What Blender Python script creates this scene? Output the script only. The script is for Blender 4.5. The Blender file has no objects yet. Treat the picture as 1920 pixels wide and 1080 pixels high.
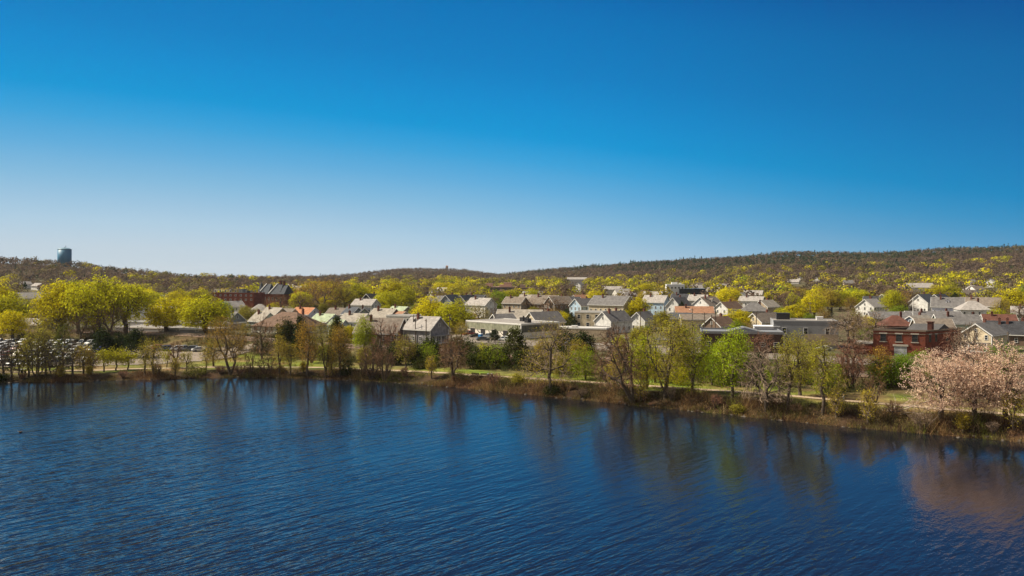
import bpy, math, random
import numpy as np
from mathutils import Vector, Matrix
from math import radians as RAD, sin, cos, pi, sqrt

# ------------------------------------------------------------------ camera, sky, sun, exposure
scene = bpy.context.scene
COL = scene.collection
F, YH, CAMZ = 1500.0, 515.0, 26.0        # focal length in photo pixels, eye-level row, eye height above the water
cam_d = bpy.data.cameras.new("camera")
cam_d.sensor_width = 36.0
cam_d.lens = 36.0 * F / 1920.0
cam_d.shift_y = (YH - 540.0) / 1920.0
cam_d.clip_start, cam_d.clip_end = 0.5, 12000.0
cam = bpy.data.objects.new("camera", cam_d)
cam.location = (0, 0, CAMZ)
cam.rotation_euler = (RAD(90), 0, 0)
COL.objects.link(cam)
scene.camera = cam

SUN_EL = RAD(47)
SUN_AZ = math.atan2(-0.985, 0.17)          # compass-style: x = sin, y = cos
sun_vec = Vector((sin(SUN_AZ) * cos(SUN_EL), cos(SUN_AZ) * cos(SUN_EL), sin(SUN_EL)))

world = bpy.data.worlds.new("World")
scene.world = world
world.use_nodes = True
wn, wl = world.node_tree.nodes, world.node_tree.links
wn.clear()
w_out = wn.new("ShaderNodeOutputWorld")
w_bg = wn.new("ShaderNodeBackground")
w_sky = wn.new("ShaderNodeTexSky")
w_sky.sky_type = 'NISHITA'
w_sky.sun_disc = False
w_sky.sun_elevation = SUN_EL
w_sky.sun_rotation = SUN_AZ
w_sky.altitude = 30.0
w_sky.air_density, w_sky.dust_density, w_sky.ozone_density = 1.0, 0.6, 2.0
w_bg.inputs["Strength"].default_value = 0.1
# the deep blue of a polarised clear sky: colour by height and side; pale fill light added overhead and behind the viewer
w_tc = wn.new("ShaderNodeTexCoord")
w_sep = wn.new("ShaderNodeSeparateXYZ")
def w_math(op, a, b, c=None):
    q = wn.new("ShaderNodeMath"); q.operation = op
    for k, v in enumerate((a, b, c)):
        if v is None: continue
        if isinstance(v, (int, float)): q.inputs[k].default_value = v
        else: wl.new(v, q.inputs[k])
    return q.outputs[0]
wl.new(w_tc.outputs["Generated"], w_sep.inputs[0])
wx, wy, wz = w_sep.outputs
w_t = w_math('ADD', w_math('MULTIPLY_ADD', wx, 0.114, wz), w_math('MULTIPLY', w_math('MULTIPLY', wx, wx), 0.10))
w_fac = w_math('ADD', w_t, 0.1)
w_ramp = wn.new("ShaderNodeValToRGB")
SKY = [(-0.05, (196, 209, 217)), (0.0, (190, 208, 221)), (0.03, (172, 203, 224)), (0.05, (156, 195, 222)), (0.077, (130, 185, 220)), (0.11, (95, 172, 219)), (0.142, (55, 161, 217)), (0.172, (0, 150, 214)),
       (0.21, (0, 139, 208)), (0.25, (0, 127, 198)), (0.315, (0, 115, 187)), (0.365, (0, 97, 173)), (0.47, (12, 76, 146)), (0.60, (60, 95, 140)), (0.85, (110, 130, 158))]
def s2l(v):
    v /= 255.0
    return v / 12.92 if v <= 0.04045 else ((v + 0.055) / 1.055) ** 2.4
er = w_ramp.color_ramp
er.interpolation = 'LINEAR'
for i, (t, c) in enumerate(SKY):
    e = er.elements[i] if i < 2 else er.elements.new(t + 0.1)
    e.position = t + 0.1
    e.color = (s2l(c[0]), s2l(c[1]), s2l(c[2]), 1)
wl.new(w_fac, w_ramp.inputs[0])
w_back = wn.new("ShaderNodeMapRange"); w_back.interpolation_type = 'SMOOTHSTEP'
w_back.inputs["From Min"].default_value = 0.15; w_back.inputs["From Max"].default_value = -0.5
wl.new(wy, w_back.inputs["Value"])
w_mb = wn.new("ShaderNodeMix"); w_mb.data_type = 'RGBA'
w_mb.inputs[7].default_value = (0.46, 0.44, 0.42, 1)  # warm grey behind the viewer, added as fill for camera-facing sides
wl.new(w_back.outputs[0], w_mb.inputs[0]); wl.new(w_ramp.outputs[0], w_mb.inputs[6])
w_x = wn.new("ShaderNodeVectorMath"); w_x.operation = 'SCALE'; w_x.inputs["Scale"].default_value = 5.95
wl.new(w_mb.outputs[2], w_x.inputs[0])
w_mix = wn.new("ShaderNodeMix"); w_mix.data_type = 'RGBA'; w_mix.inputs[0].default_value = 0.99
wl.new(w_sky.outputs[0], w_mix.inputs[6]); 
w_side = wn.new("ShaderNodeMapRange"); w_side.interpolation_type = 'SMOOTHSTEP'      # darker away from the sun
w_side.inputs["From Min"].default_value = 0.0; w_side.inputs["From Max"].default_value = 0.6
w_side.inputs["To Min"].default_value = 1.0; w_side.inputs["To Max"].default_value = 0.78
w_sd = wn.new("ShaderNodeVectorMath"); w_sd.operation = 'SCALE'
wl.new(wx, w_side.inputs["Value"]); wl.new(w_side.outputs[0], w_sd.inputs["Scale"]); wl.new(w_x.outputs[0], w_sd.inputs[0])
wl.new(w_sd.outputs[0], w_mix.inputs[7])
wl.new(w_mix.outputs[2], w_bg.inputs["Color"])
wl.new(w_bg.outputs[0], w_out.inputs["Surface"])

sun_d = bpy.data.lights.new("sun", 'SUN')
sun_d.energy = 5.0
sun_d.angle = RAD(0.5)
sun_d.color = (1.0, 0.90, 0.73)
sun = bpy.data.objects.new("sun", sun_d)
sun.rotation_euler = sun_vec.to_track_quat('Z', 'Y').to_euler()
sun.location = (-300, 100, 400)
COL.objects.link(sun)

scene.view_settings.view_transform = 'Standard'
scene.view_settings.look = 'None'
scene.view_settings.gamma = 1.0
scene.view_settings.exposure = 0.75
scene.cycles.max_bounces = 6
scene.cycles.diffuse_bounces = 2
scene.cycles.glossy_bounces = 3
scene.cycles.transmission_bounces = 3
scene.cycles.transparent_max_bounces = 4

RNG = np.random.default_rng(7)
rnd = random.Random(11)

# ------------------------------------------------------------------ helpers
def link(o, parent=None):
    COL.objects.link(o)
    if parent is not None: o.parent = parent
    return o

def tag(o, label=None, cat=None, group=None, kind=None):
    if label: o["label"] = label
    if cat: o["category"] = cat
    if group: o["group"] = group
    if kind: o["kind"] = kind
    return o

def empty(name, loc, rz=0.0, scale=None):
    o = bpy.data.objects.new(name, None)
    o.empty_display_size = 0.5
    o.location = loc
    o.rotation_euler = (0, 0, rz)
    if scale is not None: o.scale = scale
    return link(o)

def np_mesh(name, V, Q, mats, smooth=False, tint=None, midx=None):
    """V (n,3) vertices, Q (m,k) faces of k corners each."""
    V = np.ascontiguousarray(V, dtype=np.float32); Q = np.ascontiguousarray(Q, dtype=np.int32)
    me = bpy.data.meshes.new(name)
    k = Q.shape[1]
    me.vertices.add(len(V)); me.vertices.foreach_set("co", V.ravel())
    me.loops.add(Q.size); me.loops.foreach_set("vertex_index", Q.ravel())
    me.polygons.add(len(Q)); me.polygons.foreach_set("loop_start", np.arange(0, Q.size, k, dtype=np.int32))
    if not isinstance(mats, (list, tuple)): mats = [mats]
    for m in mats: me.materials.append(m)
    if midx is not None: me.polygons.foreach_set("material_index", np.ascontiguousarray(midx, dtype=np.int32))
    me.update(calc_edges=True)
    me.polygons.foreach_set("use_smooth", np.full(len(Q), smooth, dtype=bool))
    if tint is not None:
        a = me.attributes.new("tint", 'FLOAT_COLOR', 'POINT')
        T = np.ones((len(V), 4), dtype=np.float32); T[:, :3] = tint
        a.data.foreach_set("color", T.ravel())
    return me

class MB:
    """collects shapes; build() links them as ONE mesh object"""
    def __init__(self): self.v, self.f, self.m = [], [], []
    def add(self, vs, fs, mi=0):
        b = len(self.v)
        self.v += [tuple(v) for v in vs]
        self.f += [tuple(b + i for i in f) for f in fs]
        self.m += [mi] * len(fs)
        return self
    def box(self, c, s, mi=0, rz=0.0, taper=1.0):
        x, y, z = s[0] / 2, s[1] / 2, s[2] / 2
        vs = []
        for dz in (-1, 1):
            k = taper if dz > 0 else 1.0
            for dx, dy in ((-1, -1), (1, -1), (1, 1), (-1, 1)):
                px, py = dx * x * k, dy * y * k
                vs.append((c[0] + px * cos(rz) - py * sin(rz), c[1] + px * sin(rz) + py * cos(rz), c[2] + dz * z))
        return self.add(vs, [(3, 2, 1, 0), (4, 5, 6, 7), (0, 1, 5, 4), (1, 2, 6, 5), (2, 3, 7, 6), (3, 0, 4, 7)], mi)
    def hull(self, A, B, mi=0, caps=True):
        """two rings of the same count joined"""
        n = len(A)
        fs = [(i, (i + 1) % n, n + (i + 1) % n, n + i) for i in range(n)]
        if caps: fs += [tuple(reversed(range(n))), tuple(range(n, 2 * n))]
        return self.add(list(A) + list(B), fs, mi)
    def tube(self, p, q, r0, r1=None, k=8, mi=0):
        r1 = r0 if r1 is None else r1
        p, q = Vector(p), Vector(q)
        d = (q - p).normalized()
        u = d.cross(Vector((0, 0, 1)) if abs(d.z) < 0.9 else Vector((1, 0, 0))).normalized(); w = d.cross(u)
        R = lambda c, r: [c + (u * cos(2 * pi * i / k) + w * sin(2 * pi * i / k)) * r for i in range(k)]
        return self.hull(R(p, r0), R(q, r1), mi)
    def lathe(self, prof, c=(0, 0, 0), k=24, mi=0):
        vs, fs = [], []
        for r, z in prof:
            vs += [(c[0] + r * cos(2 * pi * i / k), c[1] + r * sin(2 * pi * i / k), c[2] + z) for i in range(k)]
        for j in range(len(prof) - 1):
            for i in range(k):
                a, b = j * k + i, j * k + (i + 1) % k
                fs.append((a, b, b + k, a + k))
        fs.append(tuple(range((len(prof) - 1) * k, len(prof) * k)))
        fs.append(tuple(reversed(range(k))))
        return self.add(vs, fs, mi)
    def mesh(self, name, mats, smooth=False):
        me = bpy.data.meshes.new(name)
        me.from_pydata(self.v, [], self.f)
        for m in (mats if isinstance(mats, (list, tuple)) else [mats]): me.materials.append(m)
        for p, i in zip(me.polygons, self.m):
            p.material_index = i; p.use_smooth = smooth
        me.update()
        return me
    def build(self, name, mats, parent=None, smooth=False):
        return link(bpy.data.objects.new(name, self.mesh(name, mats, smooth)), parent)

def obj(name, me, parent=None, loc=None, rz=None):
    o = bpy.data.objects.new(name, me)
    if loc is not None: o.location = loc
    if rz is not None: o.rotation_euler = (0, 0, rz)
    return link(o, parent)

def px2x(px, Z): return (px - 960.0) / F * Z
def zat(py, Z): return CAMZ - (py - YH) * Z / F

# ------------------------------------------------------------------ materials
MATS = {}
def nodes_of(name):
    m = bpy.data.materials.new(name); m.use_nodes = True
    nt = m.node_tree; nt.nodes.clear()
    return m, nt.nodes, nt.links

def surf(name, c, rough=0.85, var=0.25, scale=1.5, c2=None, metal=0.0, bump=0.0, spec=0.3, stretch=None, thr=None):
    """a plain weathered surface: colour c, broken up by two scales of noise towards c2"""
    if name in MATS: return MATS[name]
    m, n, l = nodes_of(name)
    out = n.new("ShaderNodeOutputMaterial"); b = n.new("ShaderNodeBsdfPrincipled")
    b.inputs["Roughness"].default_value = rough; b.inputs["Metallic"].default_value = metal
    b.inputs["Specular IOR Level"].default_value = spec
    tc = n.new("ShaderNodeTexCoord"); mp = n.new("ShaderNodeMapping")
    if stretch: mp.inputs["Scale"].default_value = stretch
    no = n.new("ShaderNodeTexNoise"); no.inputs["Scale"].default_value = scale; no.inputs["Detail"].default_value = 5
    no2 = n.new("ShaderNodeTexNoise"); no2.inputs["Scale"].default_value = scale * 7; no2.inputs["Detail"].default_value = 2
    mx = n.new("ShaderNodeMix"); mx.data_type = 'RGBA'
    k = 1.0 - var
    d = c2 or (c[0] * k, c[1] * k, c[2] * k)
    mx.inputs[6].default_value = (*c, 1); mx.inputs[7].default_value = (*d, 1)
    ad = n.new("ShaderNodeMath"); ad.operation = 'ADD'
    mr = n.new("ShaderNodeMapRange"); mr.inputs["From Min"].default_value = 0.75; mr.inputs["From Max"].default_value = 1.25
    if thr: mr.inputs["From Min"].default_value, mr.inputs["From Max"].default_value = thr
    l.new(tc.outputs["Object"], mp.inputs[0]); l.new(mp.outputs[0], no.inputs[0]); l.new(mp.outputs[0], no2.inputs[0])
    l.new(no.outputs[0], ad.inputs[0]); l.new(no2.outputs[0], ad.inputs[1]); l.new(ad.outputs[0], mr.inputs[0])
    l.new(mr.outputs[0], mx.inputs[0]); l.new(mx.outputs[2], b.inputs["Base Color"])
    if bump:
        bp = n.new("ShaderNodeBump"); bp.inputs["Strength"].default_value = bump; bp.inputs["Distance"].default_value = 0.05
        l.new(no2.outputs[0], bp.inputs["Height"]); l.new(bp.outputs[0], b.inputs["Normal"])
    l.new(b.outputs[0], out.inputs[0])
    MATS[name] = m
    return m

def striped(name, c, gap, pitch, axis='Z', dark=0.6, rough=0.8):
    """boards, shingle courses or corrugation: thin darker lines every `pitch` metres"""
    if name in MATS: return MATS[name]
    m, n, l = nodes_of(name)
    out = n.new("ShaderNodeOutputMaterial"); b = n.new("ShaderNodeBsdfPrincipled"); b.inputs["Roughness"].default_value = rough
    b.inputs["Specular IOR Level"].default_value = 0.25
    tc = n.new("ShaderNodeTexCoord"); sp = n.new("ShaderNodeSeparateXYZ")
    mo = n.new("ShaderNodeMath"); mo.operation = 'PINGPONG'; mo.inputs[1].default_value = pitch / 2
    lt = n.new("ShaderNodeMapRange"); lt.inputs["From Min"].default_value = 0.0; lt.inputs["From Max"].default_value = gap
    no = n.new("ShaderNodeTexNoise"); no.inputs["Scale"].default_value = 0.9; no.inputs["Detail"].default_value = 6
    mr = n.new("ShaderNodeMapRange"); mr.inputs["From Min"].default_value = 0.3; mr.inputs["From Max"].default_value = 0.7
    mr.inputs["To Min"].default_value = 0.66; mr.inputs["To Max"].default_value = 1.2
    mu = n.new("ShaderNodeMath"); mu.operation = 'MULTIPLY'
    lt.inputs["To Min"].default_value = dark; lt.inputs["To Max"].default_value = 1.0
    vm = n.new("ShaderNodeVectorMath"); vm.operation = 'SCALE'; vm.inputs[0].default_value = c
    l.new(tc.outputs["Object"], sp.inputs[0]); l.new(sp.outputs[axis], mo.inputs[0]); l.new(mo.outputs[0], lt.inputs[0])
    l.new(tc.outputs["Object"], no.inputs[0]); l.new(no.outputs[0], mr.inputs[0])
    l.new(lt.outputs[0], mu.inputs[0]); l.new(mr.outputs[0], mu.inputs[1]); l.new(mu.outputs[0], vm.inputs["Scale"])
    l.new(vm.outputs[0], b.inputs["Base Color"]); l.new(b.outputs[0], out.inputs[0])
    MATS[name] = m
    return m

def brick(name, c1, c2, mortar):
    if name in MATS: return MATS[name]
    m, n, l = nodes_of(name)
    out = n.new("ShaderNodeOutputMaterial"); b = n.new("ShaderNodeBsdfPrincipled"); b.inputs["Roughness"].default_value = 0.9
    b.inputs["Specular IOR Level"].default_value = 0.2
    tc = n.new("ShaderNodeTexCoord"); sp = n.new("ShaderNodeSeparateXYZ"); ad = n.new("ShaderNodeMath"); ad.operation = 'ADD'
    cb = n.new("ShaderNodeCombineXYZ")
    br = n.new("ShaderNodeTexBrick"); br.inputs["Scale"].default_value = 2.2
    br.inputs["Color1"].default_value = (*c1, 1); br.inputs["Color2"].default_value = (*c2, 1); br.inputs["Mortar"].default_value = (*mortar, 1)
    br.inputs["Mortar Size"].default_value = 0.012
    no = n.new("ShaderNodeTexNoise"); no.inputs["Scale"].default_value = 0.6; no.inputs["Detail"].default_value = 6
    mr = n.new("ShaderNodeMapRange"); mr.inputs["From Min"].default_value = 0.3; mr.inputs["From Max"].default_value = 0.7
    mr.inputs["To Min"].default_value = 0.65; mr.inputs["To Max"].default_value = 1.2
    vm = n.new("ShaderNodeVectorMath"); vm.operation = 'SCALE'
    l.new(tc.outputs["Object"], sp.inputs[0]); l.new(sp.outputs[0], ad.inputs[0]); l.new(sp.outputs[1], ad.inputs[1])
    l.new(ad.outputs[0], cb.inputs[0]); l.new(sp.outputs[2], cb.inputs[1]); l.new(cb.outputs[0], br.inputs[0])
    l.new(tc.outputs["Object"], no.inputs[0]); l.new(no.outputs[0], mr.inputs[0])
    l.new(br.outputs["Color"], vm.inputs[0]); l.new(mr.outputs[0], vm.inputs["Scale"])
    l.new(vm.outputs[0], b.inputs["Base Color"]); l.new(b.outputs[0], out.inputs[0])
    MATS[name] = m
    return m

def leaf_mat(name, trans=0.4, use='object', var=(0.55, 1.35)):
    """leaves: thin, lit from both sides; the colour is the plant's own (object colour or a per-tree attribute), each leaf a little different"""
    if name in MATS: return MATS[name]
    m, n, l = nodes_of(name)
    out = n.new("ShaderNodeOutputMaterial")
    di = n.new("ShaderNodeBsdfDiffuse"); tr = n.new("ShaderNodeBsdfTranslucent"); mx = n.new("ShaderNodeMixShader")
    mx.inputs[0].default_value = trans
    if use == 'object':
        src = n.new("ShaderNodeObjectInfo").outputs["Color"]
    else:
        a = n.new("ShaderNodeAttribute"); a.attribute_name = "tint"; src = a.outputs["Color"]
    g = n.new("ShaderNodeNewGeometry")
    mr = n.new("ShaderNodeMapRange"); mr.inputs["To Min"].default_value, mr.inputs["To Max"].default_value = var
    vm = n.new("ShaderNodeVectorMath"); vm.operation = 'SCALE'
    hs = n.new("ShaderNodeHueSaturation"); hm = n.new("ShaderNodeMapRange")
    hm.inputs["To Min"].default_value, hm.inputs["To Max"].default_value = 0.485, 0.515
    l.new(g.outputs["Random Per Island"], mr.inputs[0]); l.new(g.outputs["Random Per Island"], hm.inputs[0])
    l.new(src, vm.inputs[0]); l.new(mr.outputs[0], vm.inputs["Scale"])
    l.new(vm.outputs[0], hs.inputs["Color"]); l.new(hm.outputs[0], hs.inputs["Hue"])
    l.new(hs.outputs[0], di.inputs[0]); l.new(hs.outputs[0], tr.inputs[0])
    l.new(di.outputs[0], mx.inputs[1]); l.new(tr.outputs[0], mx.inputs[2]); l.new(mx.outputs[0], out.inputs[0])
    MATS[name] = m
    return m

def glass_mat(name, c=(0.03, 0.035, 0.04)):
    if name in MATS: return MATS[name]
    m, n, l = nodes_of(name)
    out = n.new("ShaderNodeOutputMaterial"); b = n.new("ShaderNodeBsdfPrincipled")
    b.inputs["Base Color"].default_value = (*c, 1); b.inputs["Roughness"].default_value = 0.06
    l.new(b.outputs[0], out.inputs[0]); MATS[name] = m
    return m

M_LEAF = leaf_mat("leaf", 0.5)
M_NEEDLE = leaf_mat("needle", 0.15, var=(0.5, 1.5))
M_WOODS = leaf_mat("woods_foliage", 0.3, use='attr', var=(0.85, 1.15))
M_BRUSH = leaf_mat("brush_foliage", 0.3, use='attr')
M_BARK = surf("bark", (0.115, 0.086, 0.062), 0.95, 0.45, 3.0, bump=0.4)
M_TWIG = leaf_mat("twig", 0.0, var=(0.7, 1.3))
M_GLASS = glass_mat("window_glass")

# ------------------------------------------------------------------ the lie of the land
SHORE = np.array([(-900, 60), (-400, 150), (-250, 180), (-160, 190), (-123, 192.5), (-110, 193), (-95, 196.5), (-84, 199), (-71, 202), (-58, 201.5), (-45, 198.5),
                  (-33, 194), (-21.6, 189), (-10, 181.5), (0, 174.5), (9, 169), (18.5, 162.5), (27, 156.5), (34, 152), (46, 143.5), (58, 135), (68, 129.5), (79, 123.5),
                  (98, 112), (120, 98), (200, 55), (400, -50)], dtype=float)
TRACK = np.array([(-900, 350), (-420, 338), (-207, 321), (-150, 306), (-113, 291), (-49, 245), (20, 210), (86, 172), (200, 105), (400, -5)], dtype=float)

def line_d(L, x, y):
    """signed distance to a polyline that runs left to right: positive on the far side"""
    x = np.asarray(x, float); y = np.asarray(y, float)
    best = np.full(x.shape, 1e18)
    for a, b in zip(L[:-1], L[1:]):
        d = b - a; q = d @ d
        u = np.clip(((x - a[0]) * d[0] + (y - a[1]) * d[1]) / q, 0, 1)
        best = np.minimum(best, (x - a[0] - u * d[0]) ** 2 + (y - a[1] - u * d[1]) ** 2)
    return np.sqrt(best) * np.where(y > np.interp(x, L[:, 0], L[:, 1]), 1, -1)

def sm(v): v = np.clip(v, 0, 1); return v * v * (3 - 2 * v)

def vnoise(x, y, s, seed=0):
    """smooth value noise, about -1..1"""
    x = np.asarray(x, float) / s + 1000.0; y = np.asarray(y, float) / s + 1000.0
    xi, yi = np.floor(x), np.floor(y); fx, fy = sm(x - xi), sm(y - yi)
    def h(a, b):
        v = np.sin(a * 127.1 + b * 311.7 + seed * 74.7) * 43758.5453
        return (v - np.floor(v)) * 2 - 1
    return (h(xi, yi) * (1 - fx) + h(xi + 1, yi) * fx) * (1 - fy) + (h(xi, yi + 1) * (1 - fx) + h(xi + 1, yi + 1) * fx) * fy

# hill crests seen over the town: photo column, crest row, distance
SKYL = np.array([(-700, 480, 1150), (-200, 488, 1200), (0, 488, 1250), (60, 490, 1270), (120, 493, 1300), (200, 504, 1300), (260, 510, 1300), (330, 519, 1300), (400, 521, 1350), (480, 524, 1500), (560, 521, 1700), (640, 519, 2000),
                 (690, 513, 2300), (740, 507, 2500), (790, 505, 2600), (850, 506, 2600), (900, 512, 2600), (935, 517, 2500), (970, 514, 2350), (1000, 510, 2300), (1050, 506, 2250), (1100, 502, 2200), (1200, 493, 2100), (1300, 489, 2000),
                 (1400, 483, 1950), (1450, 477, 1900), (1500, 475, 1900), (1600, 475, 1900), (1650, 477, 1850), (1700, 473, 1850), (1800, 467, 1850), (1920, 463, 1850), (2200, 460, 1850), (2700, 465, 1850)], dtype=float)

def ground(x, y):
    x = np.asarray(x, float); y = np.asarray(y, float)
    d = line_d(SHORE, x, y); dt = line_d(TRACK, x, y)
    bh = np.interp(x, [-150, -60, 0, 60], [1.1, 1.4, 2.0, 2.3])
    z = np.where(d < 0, np.maximum(-2.0, d * 0.35 - 0.15), -0.15 + (bh + 0.15) * sm(d / 6.0))
    z = z + np.where((d > 0) & (d < 14), 0.22 * vnoise(x, y, 2.5, 3) * sm(d / 2) * sm((14 - d) / 8), 0)
    z = z + 0.5 * sm((d - 18) / 30) * (d > 0) + 0.12 * vnoise(x, y, 9, 5) * sm((d - 4) / 6)
    far = sm((dt - 2) / 14)
    z = z * (1 - far) + 3.2 * far
    emb = sm(1 - (np.abs(dt) - 6.5) / 7.0) * (d > 4)
    z = z * (1 - emb) + 3.9 * emb
    yy = np.maximum(y, 1.0); px = 960 + F * x / yy
    crest = np.interp(px, SKYL[:, 0], SKYL[:, 1]); zr = np.interp(px, SKYL[:, 0], SKYL[:, 2])
    hr = CAMZ + (YH - crest) / F * zr - 5.0
    u = np.clip((y - 470) / (zr - 470), 0, 1)
    lift = (hr - 3.2) * u ** 1.9 * (y > 470)
    lift = lift * (1 - 0.6 * sm((y - zr) / 1600))
    roll = sm((y - 650) / 500) * (3.0 * vnoise(x, y, 190, 9) + 1.6 * vnoise(x, y, 70, 13)) * (1 - sm((y - zr + 350) / 350) * 0.8)
    return z + lift + np.where(y > 470, roll, 0)

def gz(x, y): return float(ground(np.array([x]), np.array([y]))[0])

def dist_for(py, h):
    """distance at which something h metres above the flat town ground shows at photo row py"""
    return (CAMZ - 3.2 - h) * F / (py - YH)

def terrain_material():
    m, n, l = nodes_of("ground_cover")
    out = n.new("ShaderNodeOutputMaterial"); b = n.new("ShaderNodeBsdfPrincipled"); b.inputs["Roughness"].default_value = 0.95
    b.inputs["Specular IOR Level"].default_value = 0.1
    a = n.new("ShaderNodeAttribute"); a.attribute_name = "tint"
    tc = n.new("ShaderNodeTexCoord")
    n1 = n.new("ShaderNodeTexNoise"); n1.inputs["Scale"].default_value = 0.35; n1.inputs["Detail"].default_value = 8
    n2 = n.new("ShaderNodeTexNoise"); n2.inputs["Scale"].default_value = 2.4; n2.inputs["Detail"].default_value = 4
    r1 = n.new("ShaderNodeMapRange"); r1.inputs["From Min"].default_value = 0.3; r1.inputs["From Max"].default_value = 0.7
    r1.inputs["To Min"].default_value = 0.55; r1.inputs["To Max"].default_value = 1.35
    r2 = n.new("ShaderNodeMapRange"); r2.inputs["From Min"].default_value = 0.3; r2.inputs["From Max"].default_value = 0.7
    r2.inputs["To Min"].default_value = 0.7; r2.inputs["To Max"].default_value = 1.25
    mu = n.new("ShaderNodeMath"); mu.operation = 'MULTIPLY'
    vm = n.new("ShaderNodeVectorMath"); vm.operation = 'SCALE'
    hs = n.new("ShaderNodeHueSaturation"); hr = n.new("ShaderNodeMapRange")
    hr.inputs["From Min"].default_value = 0.3; hr.inputs["From Max"].default_value = 0.7
    hr.inputs["To Min"].default_value = 0.46; hr.inputs["To Max"].default_value = 0.53
    n3 = n.new("ShaderNodeTexNoise"); n3.inputs["Scale"].default_value = 0.16; n3.inputs["Detail"].default_value = 6
    for q in (n1, n2, n3): l.new(tc.outputs["Object"], q.inputs[0])
    l.new(n1.outputs[0], r1.inputs[0]); l.new(n2.outputs[0], r2.inputs[0]); l.new(n3.outputs[0], hr.inputs[0])
    l.new(r1.outputs[0], mu.inputs[0]); l.new(r2.outputs[0], mu.inputs[1])
    l.new(a.outputs["Color"], vm.inputs[0]); l.new(mu.outputs[0], vm.inputs["Scale"])
    l.new(vm.outputs[0], hs.inputs["Color"]); l.new(hr.outputs[0], hs.inputs["Hue"])
    l.new(hs.outputs[0], b.inputs["Base Color"])
    bp = n.new("ShaderNodeBump"); bp.inputs["Strength"].default_value = 0.6; bp.inputs["Distance"].default_value = 0.25
    l.new(n2.outputs[0], bp.inputs["Height"]); l.new(bp.outputs[0], b.inputs["Normal"])
    l.new(b.outputs[0], out.inputs[0])
    return m

def build_terrain():
    rows = np.concatenate([np.arange(70, 320, 1.3), np.arange(320, 520, 5), np.geomspace(520, 3400, 110), np.geomspace(3600, 9000, 12)])
    cols = np.linspace(-1.15, 1.15, 400)
    T, Y = np.meshgrid(cols, rows)
    X = T * Y
    Z = ground(X, Y)
    nr, nc = X.shape
    V = np.stack([X.ravel(), Y.ravel(), Z.ravel()], 1)
    i = np.arange(nr * nc).reshape(nr, nc)
    Q = np.stack([i[:-1, :-1], i[:-1, 1:], i[1:, 1:], i[1:, :-1]], -1).reshape(-1, 4)
    x, y = X.ravel(), Y.ravel()
    d = line_d(SHORE, x, y); dt = line_d(TRACK, x, y)
    bank = np.array((0.055, 0.036, 0.018)); grass = np.array((0.14, 0.17, 0.022)); dry = np.array((0.19, 0.135, 0.055))
    scrub = np.array((0.11, 0.085, 0.035)); town = np.array((0.10, 0.09, 0.045)); wood = np.array((0.075, 0.05, 0.032))
    nz = vnoise(x, y, 11, 21) * 0.6 + vnoise(x, y, 4.0, 22) * 0.5
    lerp = lambda a, b, t: a * (1 - t[:, None]) + b * t[:, None]
    c = np.tile(bank, (len(x), 1))
    g = lerp(np.tile(grass, (len(x), 1)), dry, sm(nz * 0.7 + np.interp(x, [-120, -40, 20, 60, 90], [0.5, 0.28, 0.25, 0.55, 0.65])))
    c = lerp(c, g, sm((d - 5.5 + nz) / 3.5))
    c = lerp(c, scrub, sm((dt + 24 + 5 * nz) / 8))
    c = lerp(c, town, sm((dt - 12) / 8))
    c = lerp(c, wood, sm((y - 900) / 400))
    me = np_mesh("ground", V, Q, terrain_material(), smooth=True, tint=c)
    tag(obj("ground", me), kind="structure")

build_terrain()

def strip(name, L, half, lift, mat, kind="structure", n=6, step=4.0, parent=None, off=0.0, flat=None):
    """a band that follows a polyline along the ground"""
    P = []
    for a, b in zip(L[:-1], L[1:]):
        k = max(1, int(np.hypot(*(np.array(b) - a)) / step))
        for q in range(k): P.append(np.array(a) + (np.array(b) - a) * q / k)
    P.append(np.array(L[-1])); P = np.array(P, float)
    for _ in range(6): P[1:-1] = (P[:-2] + 2 * P[1:-1] + P[2:]) / 4
    t = np.gradient(P, axis=0); t /= np.linalg.norm(t, axis=1)[:, None]; nn = np.stack([-t[:, 1], t[:, 0]], 1)
    u = np.linspace(-half, half, n) + off
    X = P[:, None, 0] + nn[:, None, 0] * u; Y = P[:, None, 1] + nn[:, None, 1] * u
    Z = (ground(X, Y) if flat is None else np.full(X.shape, flat)) + lift
    i = np.arange(X.size).reshape(X.shape)
    Q = np.stack([i[:-1, :-1], i[1:, :-1], i[1:, 1:], i[:-1, 1:]], -1).reshape(-1, 4)[:, ::-1]
    V = np.stack([X.ravel(), Y.ravel(), Z.ravel()], 1)
    o = obj(name, np_mesh(name, V, Q, mat), parent)
    if kind: o["kind"] = kind
    return o

M_PATH = surf("path_grit", (0.42, 0.31, 0.20), 0.95, 0.3, 0.8)
PATH = [(-260, 190), (-160, 199.5), (-128, 203), (-105, 207), (-88, 212), (-72, 213), (-56, 212), (-40, 206.5), (-26, 200), (-10, 192.5), (6, 183.5), (22, 174.5), (36, 167), (50, 158.5), (63, 150.5), (76, 141), (88, 133.5), (110, 121), (150, 100)]
strip("path", PATH, 1.25, 0.10, M_PATH)

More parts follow.
